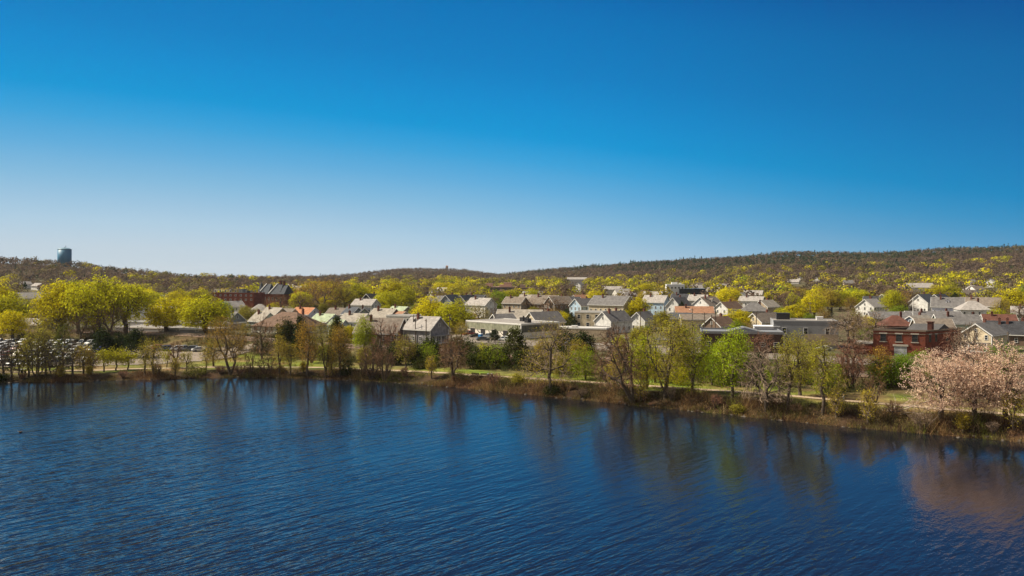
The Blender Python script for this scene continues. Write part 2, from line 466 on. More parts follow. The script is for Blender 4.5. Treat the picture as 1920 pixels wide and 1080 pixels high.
# parking lot
M_ASPH = surf("old_asphalt", (0.25, 0.20, 0.15), 0.9, 0.35, 0.25)
LOT = [(-240, 212), (-133, 214), (-107, 217.5), (-92, 222), (-83, 231), (-82, 258), (-112, 271), (-160, 284), (-240, 292)]
def fill(name, poly, lift, mat, cell=3.0):
    xs = [p[0] for p in poly]; ys = [p[1] for p in poly]
    V, Q, ix = [], [], {}
    def inside(x, y):
        c = False
        for (x1, y1), (x2, y2) in zip(poly, poly[1:] + poly[:1]):
            if (y1 > y) != (y2 > y) and x < (x2 - x1) * (y - y1) / (y2 - y1) + x1: c = not c
        return c
    nx, ny = int((max(xs) - min(xs)) / cell), int((max(ys) - min(ys)) / cell)
    for i in range(nx):
        for j in range(ny):
            x, y = min(xs) + i * cell, min(ys) + j * cell
            if inside(x + cell / 2, y + cell / 2):
                f = []
                for a, b in ((0, 0), (1, 0), (1, 1), (0, 1)):
                    k = (i + a, j + b)
                    if k not in ix:
                        ix[k] = len(V); V.append((x + a * cell, y + b * cell, 0))
                    f.append(ix[k])
                Q.append(f)
    V = np.array(V); V[:, 2] = ground(V[:, 0], V[:, 1]) + lift
    return obj(name, np_mesh(name, V, np.array(Q), mat))
tag(fill("parking_lot", LOT, 0.13, M_ASPH, 2.0), kind="structure")

# gravel yard and a back street on the town side of the railway
tag(fill("gravel_yard", [(-34, 283), (2, 258), (40, 232), (86, 204), (112, 190), (120, 204), (96, 216), (62, 244), (30, 268), (8, 276), (-20, 304)], 0.10, surf("yard_gravel", (0.23, 0.19, 0.15), 0.95, 0.4, 0.3), 2.0), kind="structure")
M_STREET = surf("street_asphalt", (0.13, 0.12, 0.115), 0.9, 0.3, 0.3)
strip("street", [(-150, 372), (-90, 350), (-30, 322), (20, 300), (60, 278), (120, 242), (190, 200)], 3.4, 0.12, M_STREET)
strip("street", [(-30, 322), (10, 372), (60, 430), (120, 500), (170, 560)], 3.2, 0.16, M_STREET)
strip("street", [(60, 278), (110, 335), (180, 400), (270, 480)], 3.2, 0.16, M_STREET)

# railway: ballast bed and two tracks
M_BALLAST = surf("ballast", (0.26, 0.17, 0.115), 1.0, 0.45, 2.0, bump=0.5)
strip("railway_bed", TRACK[1:-1].tolist(), 5.6, 0.16, M_BALLAST)
M_RAIL = surf("rail_steel", (0.40, 0.32, 0.26), 0.5, 0.3, 2.0, metal=0.3)
M_TIE = surf("tie_wood", (0.075, 0.055, 0.042), 0.95, 0.4, 2.0)
def rail_track(off, label):
    P = TRACK[1:-1]
    t = empty("railway_track", (0, 0, 0))
    tag(t, label, "railway track", "railway tracks behind the park")
    L = []
    for a, b in zip(P[:-1], P[1:]):
        k = int(np.hypot(*(b - a)) / 2.0)
        L += [a + (b - a) * q / k for q in range(k)]
    L = np.array(L + [P[-1]])
    for _ in range(40): L[1:-1] = (L[:-2] + 2 * L[1:-1] + L[2:]) / 4
    tv = np.gradient(L, axis=0); tv /= np.linalg.norm(tv, axis=1)[:, None]; nn = np.stack([-tv[:, 1], tv[:, 0]], 1)
    Z = ground(L[:, 0], L[:, 1]) + 0.17
    for s in (-0.72, 0.72):
        c = L + nn * (off + s)
        V = np.stack([np.stack([c[:, 0] + nn[:, 0] * a, c[:, 1] + nn[:, 1] * a, Z + h], 1) for a, h in ((-0.06, 0.12), (-0.06, 0.30), (0.06, 0.30), (0.06, 0.12))], 1).reshape(-1, 3)
        i = np.arange(len(V)).reshape(-1, 4)
        Q = np.concatenate([np.stack([i[:-1, k], i[1:, k], i[1:, (k + 1) % 4], i[:-1, (k + 1) % 4]], -1) for k in range(4)])
        obj("rail", np_mesh("rail", V, Q, M_RAIL), t)
    mb = MB()
    for p, a, z in zip(L[::1], tv, Z):
        mb.box((p[0] - a[1] * off, p[1] + a[0] * off, z + 0.06), (0.3, 2.5, 0.14), rz=math.atan2(a[1], a[0]))
    ties = mb.build("sleeper", M_TIE, t); ties["kind"] = "stuff"
rail_track(-2.3, "railway track on brown ballast, the one closer to the pond and park")
rail_track(2.3, "railway track on brown ballast, the one closer to the houses")

# ------------------------------------------------------------------ water
def water_material():
    m, n, l = nodes_of("pond_water")
    out = n.new("ShaderNodeOutputMaterial"); b = n.new("ShaderNodeBsdfPrincipled")
    b.inputs["Base Color"].default_value = (0.006, 0.008, 0.012, 1)
    b.inputs["Roughness"].default_value = 0.04; b.inputs["IOR"].default_value = 1.7
    tc = n.new("ShaderNodeTexCoord")
    def noise(scale, rot, stretch, detail, rough=0.5, dist=0.0):
        mp = n.new("ShaderNodeMapping"); mp.vector_type = 'TEXTURE'
        mp.inputs["Rotation"].default_value = (0, 0, rot); mp.inputs["Scale"].default_value = (stretch, 1, 1)
        t = n.new("ShaderNodeTexNoise"); t.inputs["Scale"].default_value = scale; t.inputs["Detail"].default_value = detail
        t.inputs["Roughness"].default_value = rough; t.inputs["Distortion"].default_value = dist
        l.new(tc.outputs["Object"], mp.inputs[0]); l.new(mp.outputs[0], t.inputs[0])
        return t.outputs[0]
    def mul(a, k):
        q = n.new("ShaderNodeMath"); q.operation = 'MULTIPLY'; l.new(a, q.inputs[0])
        if isinstance(k, float): q.inputs[1].default_value = k
        else: l.new(k, q.inputs[1])
        return q.outputs[0]
    def add(a, c):
        q = n.new("ShaderNodeMath"); q.operation = 'ADD'; l.new(a, q.inputs[0]); l.new(c, q.inputs[1]); return q.outputs[0]
    swell = noise(0.74, RAD(47), 5.0, 2.0, 0.45, 0.45)      # long crested wind waves
    chop = noise(1.8, RAD(42), 3.0, 1.5, 0.5, 0.4)
    fine = noise(4.5, RAD(15), 1.7, 1.0, 0.5)
    gust = noise(0.022, RAD(30), 2.2, 3.0, 0.55)
    # wind is weaker in the lee of the far bank: waves grow with fetch
    fetch = n.new("ShaderNodeAttribute"); fetch.attribute_name = "fetch"
    gm = n.new("ShaderNodeMapRange"); gm.inputs["From Min"].default_value = 0.35; gm.inputs["From Max"].default_value = 0.65
    gm.inputs["To Min"].default_value = 0.45; gm.inputs["To Max"].default_value = 1.3
    l.new(gust, gm.inputs[0])
    h = add(mul(mul(swell, 0.32), fetch.outputs["Fac"]), add(mul(mul(chop, 0.15), fetch.outputs["Fac"]), mul(fine, 0.016)))
    h = mul(h, gm.outputs[0])
    bp = n.new("ShaderNodeBump"); bp.inputs["Strength"].default_value = 1.0; bp.inputs["Distance"].default_value = 1.0
    l.new(h, bp.inputs["Height"]); l.new(bp.outputs[0], b.inputs["Normal"])
    l.new(b.outputs[0], out.inputs[0])
    return m

def build_water():
    xs = np.linspace(-700, 420, 225); ys = np.linspace(-60, 230, 88)
    X, Y = np.meshgrid(xs, ys)
    i = np.arange(X.size).reshape(X.shape)
    Q = np.stack([i[:-1, :-1], i[:-1, 1:], i[1:, 1:], i[1:, :-1]], -1).reshape(-1, 4)
    V = np.stack([X.ravel(), Y.ravel(), np.zeros(X.size)], 1)
    me = np_mesh("pond_water", V, Q, water_material())
    d = -line_d(SHORE, V[:, 0], V[:, 1])
    f = 0.27 + 0.73 * sm((d - 30) / 95)
    a = me.attributes.new("fetch", 'FLOAT', 'POINT'); a.data.foreach_set("value", f.astype(np.float32))
    tag(obj("pond_water", me), kind="structure")
build_water()

# ------------------------------------------------------------------ trees
def tubes(P0, P1, R0, R1, k):
    P0, P1 = np.asarray(P0, float), np.asarray(P1, float); R0, R1 = np.asarray(R0, float), np.asarray(R1, float)
    d = P1 - P0; d /= np.maximum(np.linalg.norm(d, axis=1), 1e-6)[:, None]
    ref = np.where(np.abs(d[:, 2:3]) < 0.9, np.array([[0., 0, 1]]), np.array([[1., 0, 0]]))
    u = np.cross(d, ref); u /= np.linalg.norm(u, axis=1)[:, None]; w = np.cross(d, u)
    a = np.arange(k) * 2 * pi / k
    ring = u[:, None, :] * np.cos(a)[None, :, None] + w[:, None, :] * np.sin(a)[None, :, None]
    A = P0[:, None] + ring * R0[:, None, None]; B = P1[:, None] + ring * R1[:, None, None]
    V = np.concatenate([A, B], 1).reshape(-1, 3)
    n = len(P0); base = (np.arange(n) * 2 * k)[:, None]; i = np.arange(k); j = (i + 1) % k
    Q = np.stack([base + i, base + j, base + k + j, base + k + i], -1).reshape(-1, 4)
    return V, Q

def quads(C, size, rng, up=0.0, out=None, aspect=0.75):
    """a leaf-sized four-cornered face at each centre, facing anywhere (a little outward or upward)"""
    n = len(C)
    N = rng.normal(size=(n, 3))
    N /= np.linalg.norm(N, axis=1)[:, None]
    N[:, 2] += up
    if out is not None: N = N + out
    N /= np.maximum(np.linalg.norm(N, axis=1), 1e-6)[:, None]
    r = rng.normal(size=(n, 3)); u = np.cross(N, r); u /= np.maximum(np.linalg.norm(u, axis=1), 1e-6)[:, None]; w = np.cross(N, u)
    s = np.broadcast_to(np.asarray(size, float), (n,)) * rng.uniform(0.6, 1.3, n) * 0.5
    u = u * s[:, None]; w = w * (s * aspect)[:, None]
    V = np.stack([C - u * 1.0, C - w, C + u * 1.0, C + w], 1).reshape(-1, 3)
    return V, np.arange(4 * n).reshape(n, 4)

def crown_tips(n, rng, w, z0, z1, lobes=10, form='dome', fill=0.35, tight=0.38):
    """branch-tip points of a crown of width w between heights z0 and z1, gathered in clumps"""
    h = z1 - z0
    L = []
    while len(L) < lobes:
        p = rng.normal(size=3); p /= np.linalg.norm(p)
        if p[2] < -0.35: continue
        L.append(p * rng.uniform(0.55, 0.72))
    L = np.array(L)
    k = rng.integers(0, lobes, n)
    q = rng.normal(size=(n, 3)); q /= np.linalg.norm(q, axis=1)[:, None]
    q *= rng.uniform(0, 1, n)[:, None] ** (1 / 3)
    P = L[k] + q * tight * rng.uniform(0.75, 1.2, lobes)[k][:, None]
    inner = rng.uniform(0, 1, n) < fill
    q2 = rng.normal(size=(n, 3)); q2 /= np.linalg.norm(q2, axis=1)[:, None]; q2 *= rng.uniform(0.1, 1, n)[:, None] ** 0.4
    P = np.where(inner[:, None], q2 * 0.95, P)
    zz = (P[:, 2] + 1) / 2
    if form == 'dome':      # broad, flat below
        zz = np.clip((P[:, 2] + 0.45) / 1.45, 0.0, 1.05)
    elif form == 'vase':    # spreads upward
        f = 0.45 + 0.55 * np.clip(zz * 1.5, 0, 1); P[:, :2] *= f[:, None]
    elif form == 'cone':
        f = 1.05 - 0.9 * zz; P[:, :2] = P[:, :2] / np.maximum(np.linalg.norm(P[:, :2], axis=1), .3)[:, None] * (rng.uniform(0.15, 1, n) ** 0.6 * f)[:, None]
    elif form == 'oval':
        P[:, :2] *= 0.95
    r = np.quantile(np.hypot(P[:, 0], P[:, 1]), 0.93); zz = zz - np.quantile(zz, 0.02); zz = zz / np.quantile(zz, 0.985)
    P[:, :2] *= 0.94 / r
    return np.stack([P[:, 0] * w / 2, P[:, 1] * w / 2, z0 + zz * h], 1)

def grow(tips, base, fork, rng, r_tip=0.014, expo=0.52, wob=0.06, trunk_r=None, seg=4, f=(0.3, 0.5)):
    """limbs that part again and again until each tip has its twig; returns tube segments"""
    S = []
    N = len(tips)
    rt = trunk_r or r_tip * N ** expo
    base, fork = np.array(base, float), np.array(fork, float)
    prev = base
    for i in range(1, seg + 1):
        t = i / seg
        p = base + (fork - base) * t + (rng.normal(size=3) * wob * 0.5 * np.linalg.norm(fork - base) * (1 if i < seg else 0) * np.array([1, 1, 0]))
        S.append((prev, p, rt * (1.35 if i == 1 else 1.12 - 0.12 * (t - 1 / seg)), rt * (1.12 - 0.12 * t))); prev = p
    stack = [(prev, np.arange(N), rt)]
    while stack:
        pos, idx, rad = stack.pop()
        n = len(idx)
        if n == 1:
            e = tips[idx[0]]; m = (pos + e) / 2 + rng.normal(size=3) * wob * np.linalg.norm(e - pos)
            r = min(rad, r_tip * 1.3)
            S.append((pos, m, r, r_tip)); S.append((m, e, r_tip, r_tip * 0.6)); continue
        T = tips[idx]
        k = 2 if n < 5 or rng.random() < 0.55 else 3
        sd = T[rng.choice(n, k, replace=False)]
        g = np.argmin(((T[:, None] - sd[None]) ** 2).sum(-1), 1)
        for j in range(k):
            sub = idx[g == j]
            if not len(sub): continue
            c = tips[sub].mean(0)
            if len(sub) == 1: stack.append((pos, sub, rad)); continue
            L = c - pos; dl = np.linalg.norm(L)
            new = pos + L * rng.uniform(*f) + rng.normal(size=3) * wob * dl + np.array([0, 0, 0.03 * dl])
            r = min(rad * 0.97, r_tip * len(sub) ** expo)
            S.append((pos, new, min(rad, r * 1.25), r)); stack.append((new, sub, r))
    return (np.array([s[0] for s in S]), np.array([s[1] for s in S]), np.array([s[2] for s in S]), np.array([s[3] for s in S]))

def limbs(S, cut=0.045, thin=1.0):
    P0, P1, R0, R1 = S
    big = R0 > cut
    Vb, Qb = tubes(P0[big], P1[big], R0[big], R1[big], 6)
    sm_ = ~big
    Vs, Qs = tubes(P0[sm_], P1[sm_], R0[sm_] * thin, R1[sm_] * thin, 3)
    return (Vb, Qb), (Vs, Qs)

def join(*VQ, mi=None):
    V, Q, M, b = [], [], [], 0
    for i, (v, q) in enumerate(VQ):
        if len(v) == 0: continue
        V.append(v); Q.append(q + b); M.append(np.full(len(q), i)); b += len(v)
    return np.concatenate(V), np.concatenate(Q), np.concatenate(M)

def plain(name, c):
    """one colour per species of twig, each twig a little lighter or darker"""
    if name in MATS: return MATS[name]
    m, n, l = nodes_of(name)
    out = n.new("ShaderNodeOutputMaterial"); di = n.new("ShaderNodeBsdfDiffuse")
    g = n.new("ShaderNodeNewGeometry"); mr = n.new("ShaderNodeMapRange"); mr.inputs["To Min"].default_value, mr.inputs["To Max"].default_value = 0.65, 1.4
    vm = n.new("ShaderNodeVectorMath"); vm.operation = 'SCALE'; vm.inputs[0].default_value = c
    l.new(g.outputs["Random Per Island"], mr.inputs[0]); l.new(mr.outputs[0], vm.inputs["Scale"])
    l.new(vm.outputs[0], di.inputs[0]); l.new(di.outputs[0], out.inputs[0])
    MATS[name] = m
    return m
M_TW = {'grey': plain("twig_grey", (0.24, 0.175, 0.125)), 'brown': plain("twig_brown", (0.19, 0.115, 0.068)), 'dark': plain("twig_dark", (0.10, 0.075, 0.052)),
        'olive': plain("twig_olive", (0.20, 0.155, 0.065)), 'red': plain("twig_red", (0.22, 0.115, 0.078))}

def tree_meshes(rng, w, h, z0, n, leaf, lsize, twig='grey', form='dome', lobes=10, fill=0.35, tight=0.38, lean=(0, 0), stems=1, fork=None, r_tip=0.014, expo=0.5,
                needle=False, spread=0.35, thin=1.0, up=0.25, droop=0.0, off=(0, 0), outward=0.7):
    """(trunk mesh, crown mesh) with the base at the origin"""
    tips = crown_tips(n, rng, w, z0, h, lobes, form, fill, tight)
    tips[:, 0] += lean[0] + off[0]; tips[:, 1] += lean[1] + off[1]
    if droop: tips[:, 2] -= droop * np.hypot(tips[:, 0], tips[:, 1]) ** 2 / max(w, 1)
    fz = (fork if fork is not None else z0 + 0.12 * (h - z0))
    parts = []
    if stems == 1:
        parts.append(grow(tips, (0, 0, -0.3), (lean[0] * fz / h, lean[1] * fz / h, fz), rng, r_tip, expo))
    else:
        ang = np.arctan2(tips[:, 1] - off[1], tips[:, 0] - off[0]) + rng.normal(0, 0.25, n); b = ((ang + pi) / (2 * pi) * stems).astype(int) % stems
        for s in range(stems):
            t = tips[b == s]
            if len(t) < 3: continue
            c = t.mean(0); bp = c[:2] / max(np.linalg.norm(c[:2]), .1) * 0.03 * w
            f_ = np.array([bp[0] + (c[0] - bp[0]) * 0.4, bp[1] + (c[1] - bp[1]) * 0.4, fz + (c[2] - fz) * 0.25])
            parts.append(grow(t, (bp[0], bp[1], -0.3), f_, rng, r_tip, expo))
    S = tuple(np.concatenate([p[i] for p in parts]) for i in range(4))
    (Vb, Qb), tw = limbs(S, 0.05, thin)
    tm = np_mesh("trunk", Vb, Qb, M_BARK, smooth=True)
    L = []
    if leaf:
        C = np.repeat(tips, leaf, 0)
        C = C + rng.normal(size=C.shape) * spread * np.array([1, 1, 0.8])
        ctr = np.array([lean[0] + off[0], lean[1] + off[1], z0 + 0.35 * (h - z0)])
        o = C - ctr; o /= np.maximum(np.linalg.norm(o, axis=1), .1)[:, None]
        L = [quads(C, lsize, rng, up, o * outward)]
    V, Q, M = join(tw, *L)
    cm = np_mesh("crown", V, Q, [M_TW[twig], M_NEEDLE if needle else M_LEAF], midx=M)
    return tm, cm

TREES = []      # every single tree: records for the labels
def plant(name, tm, cm, loc, rz, scale, color, desc, cat, group, label=None, lm=None):
    o = empty(name, loc, rz, scale)
    t = obj("trunk", tm, o); c = obj("crown", cm, o); c.color = (*color, 1)
    tag(o, label, cat, group)
    TREES.append(dict(o=o, desc=desc, label=label, x=loc[0], y=loc[1], z=loc[2], group=group, lm=lm))
    return o

# colours of the spring foliage
YEL = (0.60, 0.51, 0.015); YGR = (0.48, 0.45, 0.018); GRN = (0.24, 0.30, 0.02); OLI = (0.32, 0.28, 0.04); LIM = (0.36, 0.42, 0.02)
ORA = (0.42, 0.25, 0.04); BRO = (0.22, 0.14, 0.07); GRY = (0.15, 0.115, 0.075); PIN = (0.03, 0.042, 0.013); DGR = (0.05, 0.06, 0.015); BLO = (0.80, 0.58, 0.43); GOL = (0.42, 0.32, 0.04)

def near_tree(name, px, pb, pt, wpx, label, kind, color, zb=None, cat="tree", group=None, seed=0, **kw):
    """a tree of its own from where its foot (px, pb) and top (pt) show; wpx is its width there"""
    zs = np.arange(100, 420, 0.1); gs = ground(px2x(px, zs), zs); hit = np.nonzero((gs >= zat(pb, zs)) & (gs > 0.25))[0]
    Z = float(zs[hit[0]]); zg = float(gs[hit[0]])
    x = px2x(px, Z); h = zat(pt, Z) - zg; w = wpx / F * Z
    rng = np.random.default_rng(1000 + seed * 17 + int(px))
    K = dict(
        bud=dict(n=800, leaf=5, lsize=0.27, thin=1.25, z0=0.22, twig='olive', form='dome', lobes=14, fill=0.5, spread=0.35),
        sparse=dict(n=480, leaf=5, lsize=0.27, thin=1.25, z0=0.2, twig='olive', form='oval', lobes=9, fill=0.6, spread=0.35),
        bare=dict(n=1000, leaf=1, lsize=0.14, thin=1.5, z0=0.2, twig='grey', form='dome', lobes=14, fill=0.6, spread=0.2),
        lime=dict(n=420, leaf=9, lsize=0.34, z0=0.2, twig='olive', form='oval', lobes=14, fill=0.35, spread=0.45),
        leafy=dict(n=600, leaf=10, lsize=0.42, z0=0.22, twig='olive', form='dome', lobes=14, fill=0.25, spread=0.5),
        pine=dict(n=300, leaf=14, lsize=0.38, z0=0.12, twig='dark', form='cone', lobes=12, fill=1.0, spread=0.42, needle=True),
        dark=dict(n=340, leaf=14, lsize=0.36, z0=0.06, twig='dark', form='oval', lobes=14, fill=0.3, spread=0.42, needle=True),
        bush=dict(n=260, leaf=7, lsize=0.26, z0=0.05, twig='olive', form='dome', lobes=9, fill=0.4, spread=0.3, stems=5, fork=0.3),
        twigs=dict(n=420, leaf=1, thin=1.4, lsize=0.14, z0=0.1, twig='brown', form='vase', lobes=10, fill=0.8, spread=0.2, stems=5, fork=0.3),
        bloom=dict(n=800, leaf=8, lsize=0.20, z0=0.2, twig='red', form='dome', lobes=18, fill=0.45, tight=0.3, spread=0.19, up=0.1),
    )[kind].copy()
    K.update(kw)
    if kind in ('bud', 'sparse', 'bare', 'twigs'): K['n'] = int(K['n'] * 1.55); K['lsize'] *= 0.74; K['spread'] *= 0.85
    if kind == 'lime': K['n'] = int(K['n'] * 1.35); K['lsize'] *= 0.8
    z0 = K.pop('z0') * h
    for q in ('fork',):
        if q in K and K[q] is not None and K[q] > 0.3: K[q] = K[q] * h
    K.setdefault('expo', 0.45)
    if 'lean' in K: K['lean'] = tuple(v / F * Z for v in K['lean'])
    tm, cm = tree_meshes(rng, w, h, z0, K.pop('n'), K.pop('leaf'), K.pop('lsize'), K.pop('twig'), **K)
    return plant(name, tm, cm, (x, Z, zg), 0.0, (1, 1, 1), color, None, cat, group, label)

G_SH = "trees along the pond bank"
def near_trees():
    T = near_tree
    # left end, by the parking lot
    T("bare_tree", 8, 713, 640, 70, "thin bare dark tree at the far left edge of the pond bank", 'bare', GRY, seed=1, n=350, twig='dark', lean=(-8, 0), group=G_SH)
    T("bare_tree", 36, 709, 648, 44, "thin upright sapling beside the park bench by the parking lot", 'sparse', OLI, seed=2, n=150, twig='dark', group=G_SH)
    T("budding_tree", 70, 709, 618, 66, "bushy olive tree with several dark stems before the parked cars", 'sparse', OLI, seed=3, n=700, leaf=4, stems=4, fork=0.25, twig='dark', group=G_SH)
    T("forked_tree", 100, 717, 640, 66, "dark tree split into a wide V at the edge of the pond", 'bare', OLI, seed=4, n=420, leaf=2, lsize=.25, stems=2, fork=0.25, twig='dark', group=G_SH)
    T("young_tree", 118, 696, 612, 34, "slim sparse green tree in front of the crowded parking lot", 'sparse', (.1, .12, .02), seed=5, n=260, group=G_SH)
    T("pine_tree", 192, 672, 619, 42, "dark pine at the left of the clump beside the parking lot", 'dark', PIN, seed=6, group="dark pines beside the parking lot")
    T("pine_tree", 222, 668, 626, 36, "dark low pine in the middle of the clump beside the parking lot", 'dark', PIN, seed=7, group="dark pines beside the parking lot")
    T("pine_tree", 254, 671, 619, 42, "dark pine at the right of the clump beside the parking lot", 'dark', PIN, seed=8, group="dark pines beside the parking lot")
    for i, (px, pb, pt, w, lb) in enumerate([(195, 697, 657, 40, "small yellow-green tree below the left dark pine"), (218, 695, 654, 40, "small spreading yellow tree between path and dark pines"), (240, 694, 660, 34, "small yellow-green tree below the right dark pine")]):
        T("young_tree", px, pb, pt, w, lb, 'lime', (.36, .33, .02), seed=10 + i, n=190, leaf=6, z0=0.4, form='dome', group="small yellow trees by the path")
    T("young_tree", 272, 704, 634, 30, "slim olive tree standing at the pond edge before the car park drive", 'sparse', OLI, seed=13, n=220, group=G_SH)
    T("young_tree", 287, 706, 640, 40, "twin slim tree with faint yellow leaves at the pond edge", 'sparse', GOL, seed=14, n=260, group=G_SH)
    T("young_tree", 313, 689, 655, 22, "small yellow tree with a short trunk before the row of five parked cars", 'lime', (.36, .33, .02), seed=15, n=90, leaf=6, z0=.35, group="small yellow trees by the path")
    T("young_tree", 350, 695, 658, 24, "small pale sapling before the pale gravel drive", 'sparse', OLI, seed=16, n=120, group="small yellow trees by the path")
    T("young_tree", 387, 695, 650, 26, "small sapling under the left side of the big orange-brown tree", 'sparse', OLI, seed=17, n=120, group="small yellow trees by the path")
    T("shrub", 365, 707, 684, 46, "rounded green shrub on the bank left of the big orange-brown tree", 'bush', (.12, .12, .025), seed=18, cat="shrub", group="shrubs on the pond bank")
    # the big orange-brown tree and the thin wood to its right
    T("budding_tree", 432, 705, 598, 92, "large orange-brown budding tree leaning over the pond beside the gravel drive", 'bud', ORA, seed=20, n=1100, leaf=4, lsize=.24, lean=(-10, 0), z0=0.28, fork=0.3, group=G_SH)
    T("bare_tree", 491, 673, 592, 52, "tall thin bare tree behind the path with brown twigs", 'bare', BRO, seed=21, n=700, twig='brown', z0=.15, group=G_SH)
    T("young_tree", 470, 707, 650, 26, "thin multi-stemmed sapling at the pond edge right of the orange-brown tree", 'twigs', BRO, seed=22, n=150, group=G_SH)
    T("shrub", 500, 709, 662, 50, "bare brown shrub of many stems at the pond edge", 'twigs', BRO, seed=23, n=420, cat="shrub", group="shrubs on the pond bank")
    T("young_tree", 524, 707, 632, 32, "thin sparse yellow-brown tree among bare shrubs by the pond", 'sparse', GOL, seed=24, n=250, group=G_SH)
    T("budding_tree", 545, 710, 645, 30, "slim tree with few ochre buds left of the taller ochre tree", 'sparse', GOL, seed=25, n=190, group=G_SH)
    T("budding_tree", 577, 711, 604, 44, "tall narrow ochre tree with a straight dark trunk by the pond", 'sparse', ORA, seed=26, n=520, z0=.25, group=G_SH)
    T("budding_tree", 611, 711, 605, 56, "tall yellow-olive tree with four slender stems by the pond", 'sparse', OLI, seed=27, n=620, stems=4, fork=0.5, z0=.3, group=G_SH)
    T("budding_tree", 637, 709, 612, 46, "tall orange-tinted tree with a thin trunk beside the lime weeping tree", 'sparse', ORA, seed=28, n=520, z0=.2, group=G_SH)
    T("shrub", 650, 704, 676, 28, "dark green rounded shrub at the foot of the orange-tinted tree", 'bush', DGR, seed=29, cat="shrub", group="shrubs on the pond bank")
    T("weeping_tree", 683, 664, 597, 42, "lime green weeping tree before the long brown-roofed house", 'lime', (.34, .37, .03), seed=30, n=520, leaf=9, z0=.15, droop=0.25, group="trees between the railway and the park")
    T("shrub", 696, 713, 648, 56, "broad bare brown shrub of many stems at the waterline", 'twigs', BRO, seed=31, n=620, cat="shrub", group="shrubs on the pond bank")
    T("shrub", 722, 714, 652, 46, "bare grey-brown shrub beside the broad bare brown shrub at the waterline", 'twigs', GRY, seed=32, n=480, cat="shrub", group="shrubs on the pond bank")
    T("bare_tree", 712, 676, 600, 42, "tall reddish bare tree before the long brown-roofed house", 'bare', BRO, seed=33, n=520, twig='red', z0=.2, group="trees between the railway and the park")
    T("bare_tree", 738, 676, 606, 40, "reddish bare tree before the right end of the brown-roofed house", 'bare', BRO, seed=34, n=520, twig='red', z0=.2, group="trees between the railway and the park")
    T("pine_tree", 563, 664, 596, 32, "dark conifer in front of the big brown hip roof", 'pine', PIN, seed=35, group="dark conifers by the railway")
    T("pine_tree", 533, 662, 600, 44, "broad dark evergreen left of the conifer before the brown hip roof", 'dark', (.04, .045, .013), seed=36, group="dark conifers by the railway")
    T("pine_tree", 632, 645, 596, 36, "dark evergreen before the pale house with the blue gable", 'pine', DGR, seed=37, group="dark conifers by the railway")
    T("bare_tree", 760, 690, 628, 46, "sparse dark tree by the railway below the cream flat house", 'sparse', OLI, seed=38, n=330, twig='brown', group="trees between the railway and the park")
    T("pine_tree", 803, 682, 636, 46, "dark leaning evergreen on the lawn before the grey gabled house", 'dark', DGR, seed=39, n=260, group="dark conifers by the railway")
    T("budding_tree", 850, 713, 626, 62, "rust-budded tree with three stems on the lawn beside the path", 'bud', (.22, .13, .06), seed=40, n=800, leaf=2, lsize=.2, stems=3, fork=0.35, twig='brown', group=G_SH)
    T("shrub", 790, 692, 672, 34, "dark low shrub on the lawn under the leaning evergreen", 'bush', DGR, seed=41, cat="shrub", group="shrubs on the lawn")
    T("shrub", 893, 690, 652, 60, "dense dark green shrub behind the lawn below the warehouse", 'dark', DGR, seed=42, n=260, cat="shrub", group="shrubs on the lawn")
    T("shrub", 930, 688, 650, 56, "dark evergreen shrub behind the two benches", 'dark', (.045, .05, .014), seed=43, n=260, cat="shrub", group="shrubs on the lawn")
    T("pine_tree", 965, 672, 618, 50, "bushy olive pine beside the corner of the white warehouse", 'pine', (.07, .075, .018), seed=44, n=280, group="dark conifers by the railway")
    T("shrub", 905, 692, 662, 30, "small light green shrub on the lawn behind the benches", 'bush', (.2, .22, .02), seed=45, cat="shrub", group="shrubs on the lawn")
    T("shrub", 943, 690, 668, 24, "bright yellow-green little shrub right of the two benches", 'bush', (.26, .3, .02), seed=46, cat="shrub", group="shrubs on the lawn")
    T("budding_tree", 1032, 742, 604, 122, "big spreading tree with ochre buds and a thick dark trunk at mid-bank", 'bud', GOL, seed=47, n=950, leaf=3, lsize=.26, z0=.2, fork=0.33, twig='grey', group=G_SH)
    T("pine_tree", 1062, 676, 622, 52, "dark evergreen by the parked cars behind the big spreading tree", 'dark', PIN, seed=48, n=340, group="dark conifers by the railway")
    T("pine_tree", 1093, 678, 624, 46, "dark evergreen left of the grey leaning tree", 'dark', PIN, seed=49, n=300, group="dark conifers by the railway")
    T("shrub", 1052, 706, 664, 36, "brown-green shrub behind the trunk of the big spreading tree", 'bush', OLI, seed=50, cat="shrub", group="shrubs on the lawn")
    T("young_tree", 1098, 711, 654, 62, "rounded lime green small tree on the lawn right of the big spreading tree", 'lime', (.25, .29, .02), seed=51, n=330, z0=.08, group=G_SH)
    T("leaning_tree", 1187, 757, 612, 104, "bare grey tree whose thick trunk leans left over the water", 'bare', BRO, seed=52, n=1500, lean=(-32, 0), twig='brown', z0=.22, fork=0.27, group=G_SH)
    T("leafy_tree", 1213, 729, 634, 64, "lime leafy tree with a short trunk right of the leaning bare tree", 'lime', (.42, .45, .02), seed=53, n=620, leaf=8, z0=.16, group=G_SH)
    T("budding_tree", 1247, 745, 596, 128, "tallest tree on the bank, with a forked trunk and yellow-ochre crown top", 'bud', (.46, .39, .03), seed=54, n=1100, leaf=5, lsize=.27, form='vase', z0=.2, fork=0.3, group=G_SH)
    T("leafy_tree", 1298, 738, 620, 84, "sparse lime tree with layered leaves right of the tallest bank tree", 'lime', (.40, .42, .02), seed=55, n=620, leaf=6, z0=.14, group=G_SH)
    T("leafy_tree", 1372, 748, 618, 78, "bright lime green leafy tree before the dark-roofed low building", 'lime', (.36, .43, .02), seed=56, n=620, leaf=7, z0=.2, group=G_SH)
